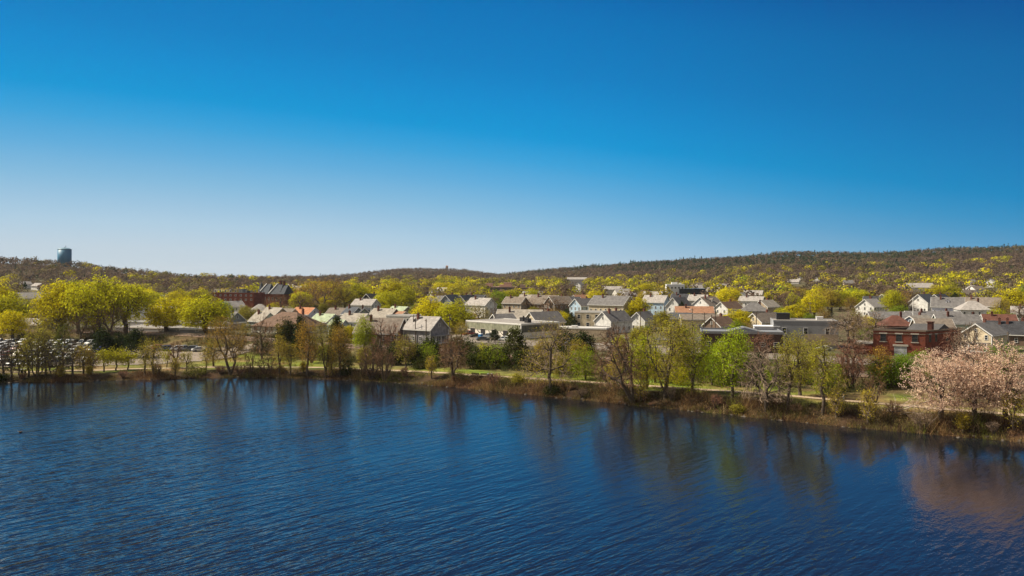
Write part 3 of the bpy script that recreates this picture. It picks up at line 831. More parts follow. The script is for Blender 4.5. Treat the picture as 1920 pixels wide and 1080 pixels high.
    T("leafy_tree", 1335, 722, 655, 66, "green leafy shrub-like tree between the two lime trees", 'lime', (.28, .35, .02), seed=57, n=330, z0=.06, group=G_SH)
    T("bare_tree", 1437, 770, 654, 118, "spreading bare dark tree with crooked limbs and exposed roots at the water", 'bare', GRY, seed=58, n=1100, twig='grey', z0=.18, fork=0.3, group=G_SH)
    T("young_tree", 1478, 768, 630, 62, "slender tree with olive tips leaning right beside the crooked bare tree", 'sparse', OLI, seed=59, n=420, lean=(14, 0), z0=.35, group=G_SH)
    T("budding_tree", 1500, 742, 628, 84, "yellow-olive feathery tree behind the path before the grey flat-roofed building", 'sparse', (.42, .38, .03), seed=60, n=640, z0=.25, form='vase', group=G_SH)
    T("young_tree", 1542, 776, 640, 52, "slim upright tree with yellow-olive tips left of the person with the pushchair", 'sparse', (.38, .34, .03), seed=61, n=420, z0=.35, group=G_SH)
    T("bare_tree", 1597, 726, 634, 66, "bare reddish-brown tree with a straight trunk before the railway", 'bare', BRO, seed=62, n=900, twig='red', z0=.3, fork=0.35, group=G_SH)
    T("shrub", 1640, 756, 700, 46, "thin bare sapling cluster on the lawn right of the pushchair", 'twigs', GRY, seed=63, n=180, cat="shrub", group="shrubs on the pond bank")
    for i, (px, pb, pt, w, lb) in enumerate([(1655, 722, 672, 58, "bright green leafy bush tree left in the group before the brick building"), (1688, 720, 668, 58, "bright green leafy bush tree right in the group before the brick building"), (1722, 714, 662, 60, "bright green bush tree behind the blossom trees"), (1880, 716, 650, 80, "bright green bush tree behind the last blossom tree")]):
        T("leafy_tree", px, pb, pt, w, lb, 'lime', (.19, .28, .02), seed=70 + i, n=330, z0=.05, form='dome', group="green bush trees before the brick building")
    for i, (px, pb, pt, w, lb) in enumerate([(1766, 786, 662, 130, "pale pink blossom tree with the widest crown, first of the three by the path"), (1828, 789, 652, 100, "tall pale pink blossom tree in the middle of the three by the path"), (1884, 791, 651, 122, "pale pink blossom tree at the right edge of the photo")]):
        T("blossom_tree", px, pb, pt, w, lb, 'bloom', BLO, seed=80 + i, n=(1500, 1150, 1350)[i], lean=((-4, 0), (0, 4), (4, 0))[i], group="pink blossom trees by the path")
    for i, (px, pb, pt, w, kd, c, lb) in enumerate([(22, 712, 632, 44, 'bare', GRY, "thin bare tree between the edge tree and the park bench"), (54, 706, 636, 34, 'sparse', OLI, "slim olive tree left of the bushy olive tree"), (86, 704, 628, 36, 'bare', BRO, "bare brown tree just right of the bushy olive tree"), (136, 708, 634, 40, 'bare', GRY, "bare grey tree right of the slim green tree"), (156, 702, 648, 36, 'sparse', GOL, "thin golden tree before the right end of the parked cars"), (172, 700, 656, 30, 'bare', BRO, "small bare tree left of the small yellow trees"), (330, 690, 640, 34, 'bare', BRO, "bare brown sapling before the short row of cars"), (400, 688, 636, 34, 'sparse', OLI, "slim olive tree at the end of the gravel drive")]):
        T("bare_tree" if kd == 'bare' else "young_tree", px, pb, pt, w, lb, kd, c, seed=120 + i, n=360, twig='dark' if i < 4 else 'brown', group=G_SH)
    T("bare_tree", 1815, 690, 606, 54, "bare grey tree before the cream gabled house with a deck", 'bare', GRY, seed=90, n=700, z0=.2, group="trees between the railway and the park")
    T("bare_tree", 1790, 676, 612, 50, "thin bare reddish tree against the side of the brick building", 'bare', BRO, seed=91, n=420, twig='red', group="trees between the railway and the park")
    T("bare_tree", 1592, 664, 578, 82, "large pale bare tree left of the red brick building", 'bare', GRY, seed=92, n=1100, z0=.2, group="trees between the railway and the park")
    T("bare_tree", 1640, 660, 584, 54, "pale bare tree just behind the left corner of the brick building", 'bare', GRY, seed=93, n=700, z0=.25, group="trees between the railway and the park")
    T("bare_tree", 1425, 676, 622, 60, "low reddish bare shrub tree against the dark low building", 'twigs', BRO, seed=94, n=520, twig='red', group="trees between the railway and the park")
    T("bare_tree", 1165, 700, 640, 60, "brown bare tree behind the leaning tree", 'bare', BRO, seed=95, n=520, twig='brown', group="trees between the railway and the park")
near_trees()

# thickets: the shrubs and thin trees of the bank and of the strip between lawn and railway
MARK = [(8, "the leftmost bank tree"), (70, "the bushy olive tree"), (118, "the slim green tree by the cars"), (222, "the dark pine clump"), (287, "the twin slim tree"), (350, "the pale gravel drive"), (432, "the big orange-brown tree"), (491, "the tall thin bare tree"), (545, "the slim ochre-budded tree"), (577, "the narrow ochre tree"),
        (611, "the four-stemmed olive tree"), (683, "the lime weeping tree"), (725, "the reddish bare trees"), (803, "the leaning evergreen"), (850, "the rust-budded tree"), (898, "the pair of benches"), (965, "the olive pine"), (1032, "the big spreading tree"), (1098, "the rounded lime tree"), (1187, "the leaning bare tree"), (1247, "the tallest bank tree"), (1298, "the layered lime tree"),
        (1372, "the bright lime tree"), (1437, "the crooked bare tree"), (1500, "the feathery olive tree"), (1542, "the slim olive-tipped tree"), (1597, "the straight-trunked reddish tree"), (1672, "the fallen dead tree"), (1790, "the widest blossom tree"), (1831, "the tall blossom tree"), (1880, "the edge blossom tree")]
def thickets():
    rng = np.random.default_rng(41)
    J = []
    for px in np.linspace(-10, 1910, 34):       # at the waterline
        px = px + rng.uniform(-16, 16); u = rng.random()
        x = px2x(px, 170); zs = np.arange(110, 330, 0.25); d = line_d(SHORE, px2x(px, zs), zs)
        Z = float(zs[np.nonzero(d > rng.uniform(0.8, 4.5))[0][0]])
        h = rng.uniform(1.3, 3.6) * (0.8 if px < 400 else 1.0)
        if u < 0.6: J.append((px, Z, h, h * rng.uniform(0.8, 1.5), 'twigs', ('brown', 'grey', 'red')[int(rng.integers(0, 3))], BRO, ("bare brown", "bare grey", "bare reddish"), "shrub", "at the waterline", 260))
        elif u < 0.8: J.append((px, Z, h * 0.7, h * 1.1, 'bush', 'olive', (DGR, OLI)[int(rng.integers(0, 2))], ("dark green", "olive"), "shrub", "at the waterline", 200))
        else: J.append((px, Z, h * 1.9, h * 1.0, 'sparse', 'grey', GOL, ("thin golden",), "sapling", "at the waterline", 170))
    for px in np.linspace(455, 1640, 38):       # between lawn and railway
        px = px + rng.uniform(-14, 14); u = rng.random()
        zs = np.arange(110, 330, 0.25); d = line_d(TRACK, px2x(px, zs), zs)
        Z = float(zs[np.nonzero(d > -rng.uniform(8.5, 24))[0][0]])
        h = rng.uniform(2.5, 6.5)
        if u < 0.3: J.append((px, Z, h, h * rng.uniform(0.9, 1.4), 'bush', 'olive', (OLI, YGR, GRN, DGR)[int(rng.integers(0, 4))], None, "shrub", "between lawn and railway", 280))
        elif u < 0.52: J.append((px, Z, h, h * rng.uniform(0.9, 1.3), 'dark', 'dark', (PIN, DGR)[int(rng.integers(0, 2))], None, "evergreen shrub", "between lawn and railway", 240))
        elif u < 0.8: J.append((px, Z, h * 1.3, h * 1.1, 'twigs', ('brown', 'red')[int(rng.integers(0, 2))], BRO, None, "bare shrub", "between lawn and railway", 420))
        else: J.append((px, Z, h * 1.6, h * 1.1, 'sparse', 'brown', (GOL, ORA, OLI)[int(rng.integers(0, 3))], None, "budding sapling", "between lawn and railway", 420))
    CN = {YGR: 'yellow-green', GRN: 'green', OLI: 'olive', GOL: 'golden', BRO: 'brown', ORA: 'orange', PIN: 'very dark', DGR: 'dark green'}
    by = {}
    for i, (px, Z, h, w, kind, tw, col, _, what, where, n) in enumerate(J):
        zg = gz(px2x(px, Z), Z)
        pb = YH + (CAMZ - zg) * F / Z; pt = YH + (CAMZ - zg - h) * F / Z
        nm = 'sapling' if 'sapling' in what else 'shrub'
        o = near_tree(nm, px, pb, pt, w * F / Z, "x", kind, col, cat=nm, group="shrubs " + where, seed=200 + i, n=n, twig=tw)
        desc = ("tall " if h > 5.5 else "low " if h < 2.2 else "") + CN[col] + " " + what
        m = min(MARK, key=lambda q: abs(q[0] - px)); dx = px - m[0]
        rel = ("below" if 'water' in where else "behind") if abs(dx) < 14 else "left of" if dx < 0 else "right of"
        by.setdefault("%s %s, %s %s" % (desc, where, rel, m[1]), []).append((px, o))
    for s, L in by.items():
        L.sort(key=lambda q: q[0])
        for i, (_, o) in enumerate(L): o["label"] = s if len(L) == 1 else ("leftmost ", "second ", "third ", "fourth ")[i] + s
thickets()

# ------------------------------------------------------------------ brush on the bank
def undergrowth(name, X, Y, H, dens_color, seed, stems=9, leaves=7, lsz=0.16, stemw=0.022):
    rng = np.random.default_rng(seed)
    n = len(X); Z = ground(X, Y)
    base = np.stack([X, Y, Z], 1)
    B = np.repeat(base, stems, 0) + rng.normal(size=(n * stems, 3)) * np.array([0.3, 0.3, 0.02])
    h = np.repeat(H, stems) * rng.uniform(0.4, 1.2, n * stems)
    tip = B + np.stack([rng.normal(0, 0.42, n * stems) * h, rng.normal(0, 0.42, n * stems) * h, h], 1)
    B[:, 2] -= 0.1
    side = rng.normal(size=(n * stems, 3)); side[:, 2] = 0; side /= np.linalg.norm(side, axis=1)[:, None]
    w = stemw * rng.uniform(0.6, 1.6, n * stems)[:, None]
    V1 = np.stack([B - side * w, B + side * w, tip + side * w * 0.4, tip - side * w * 0.4], 1).reshape(-1, 3); Q1 = np.arange(len(V1)).reshape(-1, 4)
    C = np.repeat(base, leaves, 0)
    hl = np.repeat(H, leaves) * rng.uniform(0.05, 1.0, n * leaves)
    C = C + np.stack([rng.normal(0, 0.35, n * leaves), rng.normal(0, 0.35, n * leaves), hl], 1)
    V2, Q2 = quads(C, lsz, rng, 0.2)
    c1 = np.repeat(np.repeat(dens_color, stems, 0) * rng.uniform(0.7, 1.6, (n * stems, 1)), 4, 0); c2 = np.repeat(np.repeat(dens_color, leaves, 0) * rng.uniform(0.6, 1.5, (n * leaves, 1)), 4, 0)
    V = np.concatenate([V1, V2]); Q = np.concatenate([Q1, Q2 + len(V1)])
    o = obj(name, np_mesh(name, V, Q, M_BRUSH, tint=np.concatenate([c1, c2])))
    o["kind"] = "stuff"
    return o

def bank_brush():
    rng = np.random.default_rng(5)
    P = []
    L = SHORE[2:-2]
    for a, b in zip(L[:-1], L[1:]):
        ln = np.hypot(*(b - a)); k = int(ln * 30); t = rng.uniform(0, 1, k); d = (b - a) / ln; nn = np.array((-d[1], d[0]))
        wd = np.interp((a[0] + b[0]) / 2, [-120, -60, 0, 40, 80], [5, 6, 7.5, 9, 10])
        v = rng.uniform(0, 1, k) ** 1.2 * wd + 0.3
        P.append(a + (b - a) * t[:, None] + nn * v[:, None])
    P = np.concatenate(P); x, y = P.T
    keep = (np.abs(960 + F * x / y - 960) < 1150)
    d = line_d(SHORE, x, y); nz = vnoise(x, y, 6, 31) + 0.6 * vnoise(x, y, 2.2, 32)
    keep &= nz > -0.42 + 0.10 * (d - 3)
    x, y, d, nz = x[keep], y[keep], d[keep], nz[keep]
    H = np.clip((0.45 + 0.95 * np.clip(nz + 0.3, 0, 2) ** 1.5) * np.interp(x, [-120, -40, 30, 80], [0.7, 0.9, 1.15, 1.35]), 0.25, 2.4) * np.where(d > 5, 0.6, 1.0)
    pal = np.array([(0.15, 0.085, 0.045), (0.27, 0.165, 0.075), (0.15, 0.125, 0.045), (0.085, 0.052, 0.034), (0.15, 0.15, 0.03), (0.38, 0.26, 0.15)])
    ci = np.clip((vnoise(x, y, 5, 41) * 2.6 + rng.normal(0, 0.7, len(x)) + 2.2), 0, 5).astype(int)
    undergrowth("bank_undergrowth", x, y, H, pal[ci], 6)
    # rough strip between lawn and railway, and along the far side of the track
    k = 9000
    P = []
    for a, b in zip(TRACK[1:-2], TRACK[2:-1]):
        m = int(np.hypot(*(b - a)) * 22); t = rng.uniform(0, 1, m); d = (b - a) / np.hypot(*(b - a)); nn = np.array((-d[1], d[0]))
        side = rng.uniform(0, 1, m) < 0.62
        v = np.where(side, -rng.uniform(7.5, 20, m), rng.uniform(7.5, 17, m))
        P.append(a + (b - a) * t[:, None] + nn * v[:, None])
    P = np.concatenate(P); x, y = P.T
    nz = vnoise(x, y, 7, 51) + 0.5 * vnoise(x, y, 3, 52)
    keep = (np.abs(x / y) < 0.72) & (nz > -0.15) & (line_d(SHORE, x, y) > 16) & ~((x < -80) & (line_d(TRACK, x, y) < -13))
    x, y, nz = x[keep], y[keep], nz[keep]
    H = np.clip(1.0 + 0.9 * nz, 0.4, 2.6)
    pal = np.array([(0.11, 0.075, 0.04), (0.09, 0.085, 0.03), (0.06, 0.07, 0.02), (0.15, 0.10, 0.055), (0.14, 0.15, 0.03)])
    ci = np.clip((vnoise(x, y, 10, 61) * 1.4 + rng.normal(0, 0.7, len(x)) + 1.8), 0, 4).astype(int)
    undergrowth("railway_undergrowth", x, y, H, pal[ci], 8, stems=7, leaves=8, lsz=0.26, stemw=0.03)
bank_brush()

def bank_rubble():
    """stones lying along the waterline"""
    rng = np.random.default_rng(91); mb = MB()
    L = SHORE[3:-3]
    for a, b in zip(L[:-1], L[1:]):
        ln = np.hypot(*(b - a)); d = (b - a) / ln; nn = np.array((-d[1], d[0]))
        for _ in range(int(ln * 0.8)):
            p = a + d * rng.uniform(0, ln) + nn * rng.uniform(-0.3, 1.6); r = rng.uniform(0.12, 0.5) ** 1.3
            z = gz(p[0], p[1]); k = 7; base = len(mb.v)
            for lv, (rr, h) in enumerate(((1.0, -0.2), (1.05, 0.25), (0.6, 0.7))):
                mb.v += [(p[0] + r * rr * cos(2 * pi * i / k) * rng.uniform(.75, 1.25), p[1] + r * rr * sin(2 * pi * i / k) * rng.uniform(.75, 1.25), z + h * r * rng.uniform(.8, 1.2)) for i in range(k)]
            for lv in range(2):
                for i in range(k): mb.f.append((base + lv * k + i, base + lv * k + (i + 1) % k, base + (lv + 1) * k + (i + 1) % k, base + (lv + 1) * k + i)); mb.m.append(0)
            mb.f.append(tuple(range(base + 2 * k, base + 3 * k))); mb.m.append(0)
    o = mb.build("rubble", surf("bank_stone", (0.14, 0.115, 0.09), 0.9, 0.4, 1.2)); o["kind"] = "stuff"
bank_rubble()

# ------------------------------------------------------------------ woods on the hills and far trees (nobody could count them)
def woods(name, X, Y, W, Hh, C, seed, q=30, cone=False, size=0.16):
    """far crowns: a few dozen leaf clumps each, gathered towards the top of the crown"""
    rng = np.random.default_rng(seed)
    n = len(X); Z = ground(X, Y)
    p = rng.normal(size=(n, q, 3)); p /= np.linalg.norm(p, axis=2)[..., None]
    if cone:
        u = rng.uniform(0, 1, (n, q)) ** 1.3
        a = rng.uniform(0, 2 * pi, (n, q)); r = (1.02 - u) * rng.uniform(0.3, 1, (n, q))
        ctr = np.stack([np.cos(a) * r * W[:, None] / 2, np.sin(a) * r * W[:, None] / 2, (0.12 + 0.9 * u) * Hh[:, None]], -1)
    else:
        p *= rng.uniform(0.55, 1.05, (n, q))[..., None]
        ctr = np.stack([p[..., 0] * W[:, None] / 2, p[..., 1] * W[:, None] / 2, (0.62 + 0.40 * p[..., 2]) * Hh[:, None]], -1)
    ctr = ctr + np.stack([X, Y, Z], 1)[:, None]
    V, Q = quads(ctr.reshape(-1, 3), np.repeat(W * size * 1.5, q), rng, 0.3, p.reshape(-1, 3) * 4.0, 0.85)
    col = np.repeat(np.repeat(C, q, 0) * rng.uniform(0.85, 1.15, (n * q, 1)), 4, 0)
    o = obj(name, np_mesh(name, V, Q, M_WOODS, tint=col))
    o["kind"] = "stuff"
    return o

def clear_of_buildings(x, y, pad=3.0):
    ok = np.ones(len(x), bool)
    for b in BUILT: ok &= np.hypot(x - b[0], y - b[1]) > b[2] + pad
    return ok

def shows(x, y, top):
    """False where a tree would stand in front of a building's face"""
    ok = np.ones(len(x), bool)
    px = 960 + F * x / y; pt = YH - (top - CAMZ) / y * F
    for b in BUILT:
        if len(b) > 5: continue
        bx, hw, zt, zb = 960 + F * b[0] / b[1], b[2] / b[1] * F, YH - (b[3] - CAMZ) / b[1] * F, YH - (b[4] - CAMZ) / b[1] * F
        ok &= ~((y < b[1]) & (np.abs(px - bx) < hw * 0.95) & (pt < zb - (zb - zt) * 0.25) & (y > b[1] - 260))
    return ok

def far_woods():
    rng = np.random.default_rng(17)
    def scatter(n, y0, y1):
        y = np.sqrt(rng.uniform(y0 ** 2, y1 ** 2, n)); t = rng.uniform(-0.72, 0.72, n); return t * y, y
    def crest_at(x, y):
        px = 960 + F * x / y; return np.interp(px, SKYL[:, 0], SKYL[:, 2])
    # valley floor beyond the single trees: yellow-green, olive and bare crowns mixed
    x, y = scatter(8600, 545, 1500); zr = crest_at(x, y)
    pl = 0.6 * vnoise(x, y, 60, 71) + 0.4 * vnoise(x, y, 22, 72) + rng.normal(0, 0.6, len(x))
    hill = sm((y / zr - 0.46) / 0.24)
    px = 960 + F * x / y
    leftw = sm((500 - px) / 200)
    yel = (pl > 0.42 + 0.75 * hill - 0.30 * leftw * (1 - hill)) & clear_of_buildings(x, y) & shows(x, y, ground(x, y) + 10)
    xs, ys = x[yel], y[yel]; n = len(xs)
    pal = np.array([YEL, YGR, OLI, OLI, GOL, (0.24, 0.19, 0.045), GRN]); ci = np.clip((vnoise(xs, ys, 45, 75) * 2.2 + rng.normal(0, 1.8, n) + 2.2), 0, 6).astype(int)
    W = rng.uniform(8.5, 17, n) * np.clip(0.75 + ys / 2500, 0.9, 1.2); woods("leafy_woods", xs, ys, W, np.clip(W * rng.uniform(0.75, 1.0, n), 8, 13.5), pal[ci] * rng.uniform(0.55, 1.05, (n, 1)), 18, q=95, size=0.078)
    # bare woods on the slopes
    x2, y2 = scatter(27500, 560, 2750); zr = crest_at(x2, y2)
    hill = sm((y2 / zr - 0.42) / 0.25)
    keep = (y2 < zr + 60) & (rng.uniform(0, 1, len(x2)) < 0.75 + 0.25 * hill) & clear_of_buildings(x2, y2) & shows(x2, y2, ground(x2, y2) + 9)
    x2, y2 = x2[keep], y2[keep]; n = len(x2)
    pal = np.array([(0.115, 0.080, 0.054), (0.10, 0.070, 0.050), (0.13, 0.090, 0.058), (0.115, 0.088, 0.05), (0.15, 0.125, 0.055), (0.095, 0.068, 0.052)])
    ci = np.clip((vnoise(x2, y2, 120, 81) * 2.0 + rng.normal(0, 1.2, n) + 2.2), 0, 5).astype(int)
    W = rng.uniform(7, 14, n); woods("bare_woods", x2, y2, W, rng.uniform(7.5, 13, n) * (1 + 0.25 * vnoise(x2, y2, 50, 98)), pal[ci] * rng.uniform(0.95, 1.4, (n, 1)), 19, q=44, size=0.105)
    # pines: along the right-hand crest, in patches below it and singly
    x3, y3 = scatter(34000, 800, 2500); zr = crest_at(x3, y3); px = 960 + F * x3 / y3
    u = y3 / zr
    pat = vnoise(x3, y3, 150, 91) + 0.5 * vnoise(x3, y3, 50, 92)
    band = (px > 930) & (u > 0.72) & (u < 1.02) & ((u > 0.925) & (pat > -0.85) | (px > 1150) & (px < 1540) & (u > 0.77) & (pat > -0.25) | (px > 1500) & (pat > 0.4))
    keep = (band & (rng.uniform(0, 1, len(x3)) < 0.95)) | ((rng.uniform(0, 1, len(x3)) < 0.02) & (u > 0.55) & (u < 1.0))
    keep |= (px < 650) & (u > 0.9) & (u < 1.01) & (rng.uniform(0, 1, len(x3)) < 0.12)
    x3, y3 = x3[keep], y3[keep]; n = len(x3)
    W = rng.uniform(6.5, 10.5, n); H3 = rng.uniform(7.0, 12.0, n) * (1 + 0.35 * vnoise(x3, y3, 45, 97)); C3 = np.tile((0.030, 0.050, 0.018), (n, 1)) * rng.uniform(0.7, 1.5, (n, 1))
    r = rng.uniform(0, 1, n) < 0.3
    woods("pine_woods", x3[r], y3[r], W[r] * 0.9, H3[r] * 1.15, C3[r], 20, q=30, cone=True, size=0.2)
    woods("pine_woods", x3[~r], y3[~r], W[~r], H3[~r], C3[~r], 21, q=40, size=0.12)

# ------------------------------------------------------------------ buildings
WALL = {'white': (0.72, 0.70, 0.66), 'cream': (0.60, 0.50, 0.34), 'grey': (0.27, 0.25, 0.25), 'brown': (0.17, 0.115, 0.08), 'bluegrey': (0.20, 0.225, 0.25), 'blue': (0.42, 0.55, 0.66),
        'mint': (0.50, 0.58, 0.50), 'tan': (0.42, 0.33, 0.23), 'lilac': (0.62, 0.62, 0.72), 'dark': (0.07, 0.06, 0.055), 'pinkish': (0.55, 0.38, 0.30), 'pale': (0.55, 0.52, 0.46)}
ROOF = {'grey': (0.15, 0.14, 0.135), 'lightgrey': (0.33, 0.30, 0.275), 'beige': (0.30, 0.265, 0.22), 'brown': (0.15, 0.092, 0.062), 'orange': (0.30, 0.155, 0.09), 'terracotta': (0.40, 0.175, 0.085), 'dark': (0.045, 0.045, 0.05),
        'green': (0.33, 0.38, 0.25), 'slate': (0.07, 0.075, 0.085), 'red': (0.125, 0.052, 0.036), 'white': (0.62, 0.60, 0.57), 'tanbrown': (0.185, 0.15, 0.12)}
def wall_m(k): return striped("clapboard_" + k, WALL[k], 0.03, 0.22, 'Z', 0.72, 0.75)
def roof_m(k): return striped("shingle_" + k, ROOF[k], 0.05, 0.35, 'Z', 0.8, 0.9)
M_TRIM = surf("trim_paint", (0.70, 0.68, 0.64), 0.6, 0.12)
M_BRICK = brick("red_brick", (0.24, 0.062, 0.034), (0.17, 0.046, 0.028), (0.16, 0.10, 0.075))
M_CHIM = brick("chimney_brick", (0.17, 0.06, 0.04), (0.12, 0.045, 0.035), (0.15, 0.11, 0.09))
M_CONC = surf("concrete_sill", (0.45, 0.40, 0.34), 0.9, 0.2)
M_TAR = surf("flat_roof_tar", (0.30, 0.27, 0.24), 0.9, 0.3, 0.5)
M_TARD = surf("flat_roof_dark", (0.10, 0.095, 0.095), 0.85, 0.3, 0.5)
M_STEEL = surf("grey_steel", (0.22, 0.22, 0.22), 0.5, 0.3, metal=0.5)
M_DARKM = surf("dark_metal", (0.035, 0.033, 0.033), 0.6, 0.3)

BUILT = []     # x, y, radius, top z, base z
HOUSES = []    # records for the labels

def win_mesh(w, h, key, trim=None):
    n = "window_%s" % key
    k = (key, w, h)
    if k in MATS: return MATS[k]
    mb = MB(); f = 0.10
    # frame of four bars, a meeting rail, and the pane set back inside
    mb.box((0, -0.02, h / 2 - f / 2), (w, 0.10, f), 0); mb.box((0, -0.02, -h / 2 + f / 2), (w + 0.12, 0.14, f), 0)
    for s in (-1, 1): mb.box((s * (w / 2 - f / 2), -0.02, 0), (f, 0.10, h - 2 * f), 0)
    mb.box((0, -0.012, 0), (w - 2 * f, 0.06, 0.06), 0)
    mb.box((0, 0.012, 0), (w - 2 * f, 0.02, h - 2 * f), 1)
    MATS[k] = mb.mesh("window", [trim or M_TRIM, M_GLASS])
    return MATS[k]

def put_window(parent, x, y, z, ang, w=0.95, h=1.5, key='std', trim=None):
    """ang: direction the window faces, in the building's own frame"""
    o = obj("window", win_mesh(w, h, key, trim), parent, (x + cos(ang) * 0.035, y + sin(ang) * 0.035, z), ang + pi / 2)
    return o

def faces_cam(root_loc, yaw, ang, lim=-0.05):
    a = yaw + ang
    v = Vector((-root_loc[0], -root_loc[1])).normalized()
    return cos(a) * v.x + sin(a) * v.y > lim

def house(label, lm, px, yr, H, w, l, yaw, wall, roof, pitch=0.75, hip=False, chim=1, floors=2, Z=None, windows=True, porch=False, dormer=False, trim=True, name="house", cat="house", group="houses of the town", ell=None, z0=None):
    """gabled or hipped house; (px, yr) photo position of the middle of its ridge, H its height, w across, l along the ridge, yaw of the ridge"""
    yaw = RAD(yaw)
    zg = 3.2
    if Z is None: Z = dist_for(yr, H)
    x = px2x(px, Z); zg = gz(x, Z)
    if z0 is None: H = max(4.0, zat(yr, Z) - zg)
    rise = w / 2 * pitch
    e = max(2.2, H - rise)               # eave height
    root = empty(name, (x, Z, zg), yaw)
    tag(root, label, cat, group)
    wm, rm = wall_m(wall), roof_m(roof)
    L2, W2 = l / 2, w / 2
    mb = MB()
    if hip:
        mb.hull([(-L2, -W2, -0.6), (L2, -W2, -0.6), (L2, W2, -0.6), (-L2, W2, -0.6)], [(-L2, -W2, e), (L2, -W2, e), (L2, W2, e), (-L2, W2, e)])
    else:
        A = [(-L2, -W2, -0.6), (-L2, W2, -0.6), (-L2, W2, e), (-L2, 0, e + rise), (-L2, -W2, e)]
        mb.hull([(L2, p[1], p[2]) for p in A], A)
    if trim:        # painted corner boards are part of the wall
        for sx in (-1, 1):
            for sy in (-1, 1): mb.box((sx * (L2 + 0.012), sy * (W2 + 0.012), e / 2 - 0.3), (0.22, 0.22, e + 0.3), 1)
    mb.build("wall", [wm, M_TRIM], root)
    ov, th = 0.45, 0.2
    rb = MB()
    if hip:
        r2 = max(0.3, L2 - W2 * 0.9)
        a, b = L2 + ov, W2 + ov
        ze = e - 0.05
        vs = [(-a, -b, ze), (a, -b, ze), (a, b, ze), (-a, b, ze), (-r2, 0, e + rise), (r2, 0, e + rise), (-a, -b, ze - th), (a, -b, ze - th), (a, b, ze - th), (-a, b, ze - th)]
        rb.add(vs, [(0, 1, 5, 4), (1, 2, 5), (2, 3, 4, 5), (3, 0, 4), (6, 7, 1, 0), (7, 8, 2, 1), (8, 9, 3, 2), (9, 6, 0, 3), (9, 8, 7, 6)])
    else:
        sl = rise / W2
        for s in (-1, 1):
            y1, z1 = s * (W2 + ov), e - ov * sl
            A = [(-L2 - ov, 0.0, e + rise + 0.03), (-L2 - ov, y1, z1 + 0.03), (-L2 - ov, y1, z1 + th + 0.03), (-L2 - ov, 0.0, e + rise + th + 0.03)]
            B = [(L2 + ov, p[1], p[2]) for p in A]
            if s > 0: rb.hull(A, B)
            else: rb.hull(B, A)
    rf = rb.build("roof", rm, root)
    if trim and not hip:
        tb = MB(); sl = rise / W2
        for q in (-1, 1):
            xx = q * (L2 + ov + 0.03)
            for s in (-1, 1):
                y1, z1 = s * (W2 + ov + 0.02), e - (ov + 0.02) * sl
                A = [(xx - 0.05, 0, e + rise - 0.16), (xx - 0.05, y1, z1 - 0.16), (xx - 0.05, y1, z1 + 0.2), (xx - 0.05, 0, e + rise + 0.2)]
                B = [(xx + 0.05, p[1], p[2]) for p in A]
                tb.hull(A, B) if s > 0 else tb.hull(B, A)
        for s in (-1, 1):
            tb.box((0, s * (W2 + ov + 0.06), e - (ov + 0.06) * sl + 0.05), (l + 2 * ov, 0.10, 0.26))
        tb.build("trim", M_TRIM, root)
    for c in range(chim):
        ch = MB(); cx = (0.22, -0.28, 0.05)[c % 3] * l; cy = (0.12, -0.1, 0.1)[c % 3] * w
        zt = e + rise + 1.0
        ch.box((cx, cy, (e + zt) / 2), (0.75, 0.75, zt - e)); ch.box((cx, cy, zt + 0.08), (0.9, 0.9, 0.16)); ch.box((cx, cy, zt + 0.3), (0.35, 0.35, 0.3))
        ch.build("chimney", M_CHIM, rf)
    if windows:
        fh = 2.7
        nf = 1 if e < 4.2 else 2
        for ang, half, span in ((0, L2, w), (pi, L2, w), (pi / 2, W2, l), (-pi / 2, W2, l)):
            if not faces_cam((x, Z), yaw, ang): continue
            n = max(1, int(span / 2.7))
            for f_ in range(nf):
                zc = 1.7 + f_ * fh
                if zc + 0.9 > e + (0.4 if ang in (0, pi) and not hip else 0): continue
                for i in range(n):
                    t = (i + 0.5) / n * span - span / 2
                    gx, gy = (cos(ang) * half - sin(ang) * t, sin(ang) * half + cos(ang) * t)
                    put_window(root, gx, gy, zc, ang)
            if not hip and ang in (0, pi) and rise > 1.9:
                put_window(root, cos(ang) * half, 0, e + rise * 0.33, ang, 0.8, 1.2, 'attic')
    if dormer:
        db = MB(); dm = MB()
        for sgn in (-1, 1):
            if not faces_cam((x, Z), yaw, sgn * pi / 2): continue
            y0 = sgn * W2 * 0.62; zb = e + rise * 0.30
            dw, dh, dd = 1.6, 1.5, W2 * 0.62
            A = [(-dw / 2, y0, zb), (dw / 2, y0, zb), (dw / 2, y0, zb + dh), (0, y0, zb + dh + 0.7), (-dw / 2, y0, zb + dh)]
            B = [(p[0], 0.0, p[2]) for p in A]
            (db.hull(B, A) if sgn < 0 else db.hull(A, B))
            for s in (-1, 1):
                R = [(s * (dw / 2 + 0.2), y0 + sgn * 0.2, zb + dh - 0.17), (0, y0 + sgn * 0.2, zb + dh + 0.73), (0, y0 + sgn * 0.2, zb + dh + 0.87), (s * (dw / 2 + 0.2), y0 + sgn * 0.2, zb + dh - 0.03)]
                S_ = [(p[0], 0.05 * sgn, p[2]) for p in R]
                dm.hull(R, S_)
            d = db.build("dormer", wm, rf)
            dm.build("dormer_roof", rm, rf)
            put_window(rf, 0, y0, zb + 0.8, sgn * pi / 2, 0.9, 1.1, 'dorm')
            break
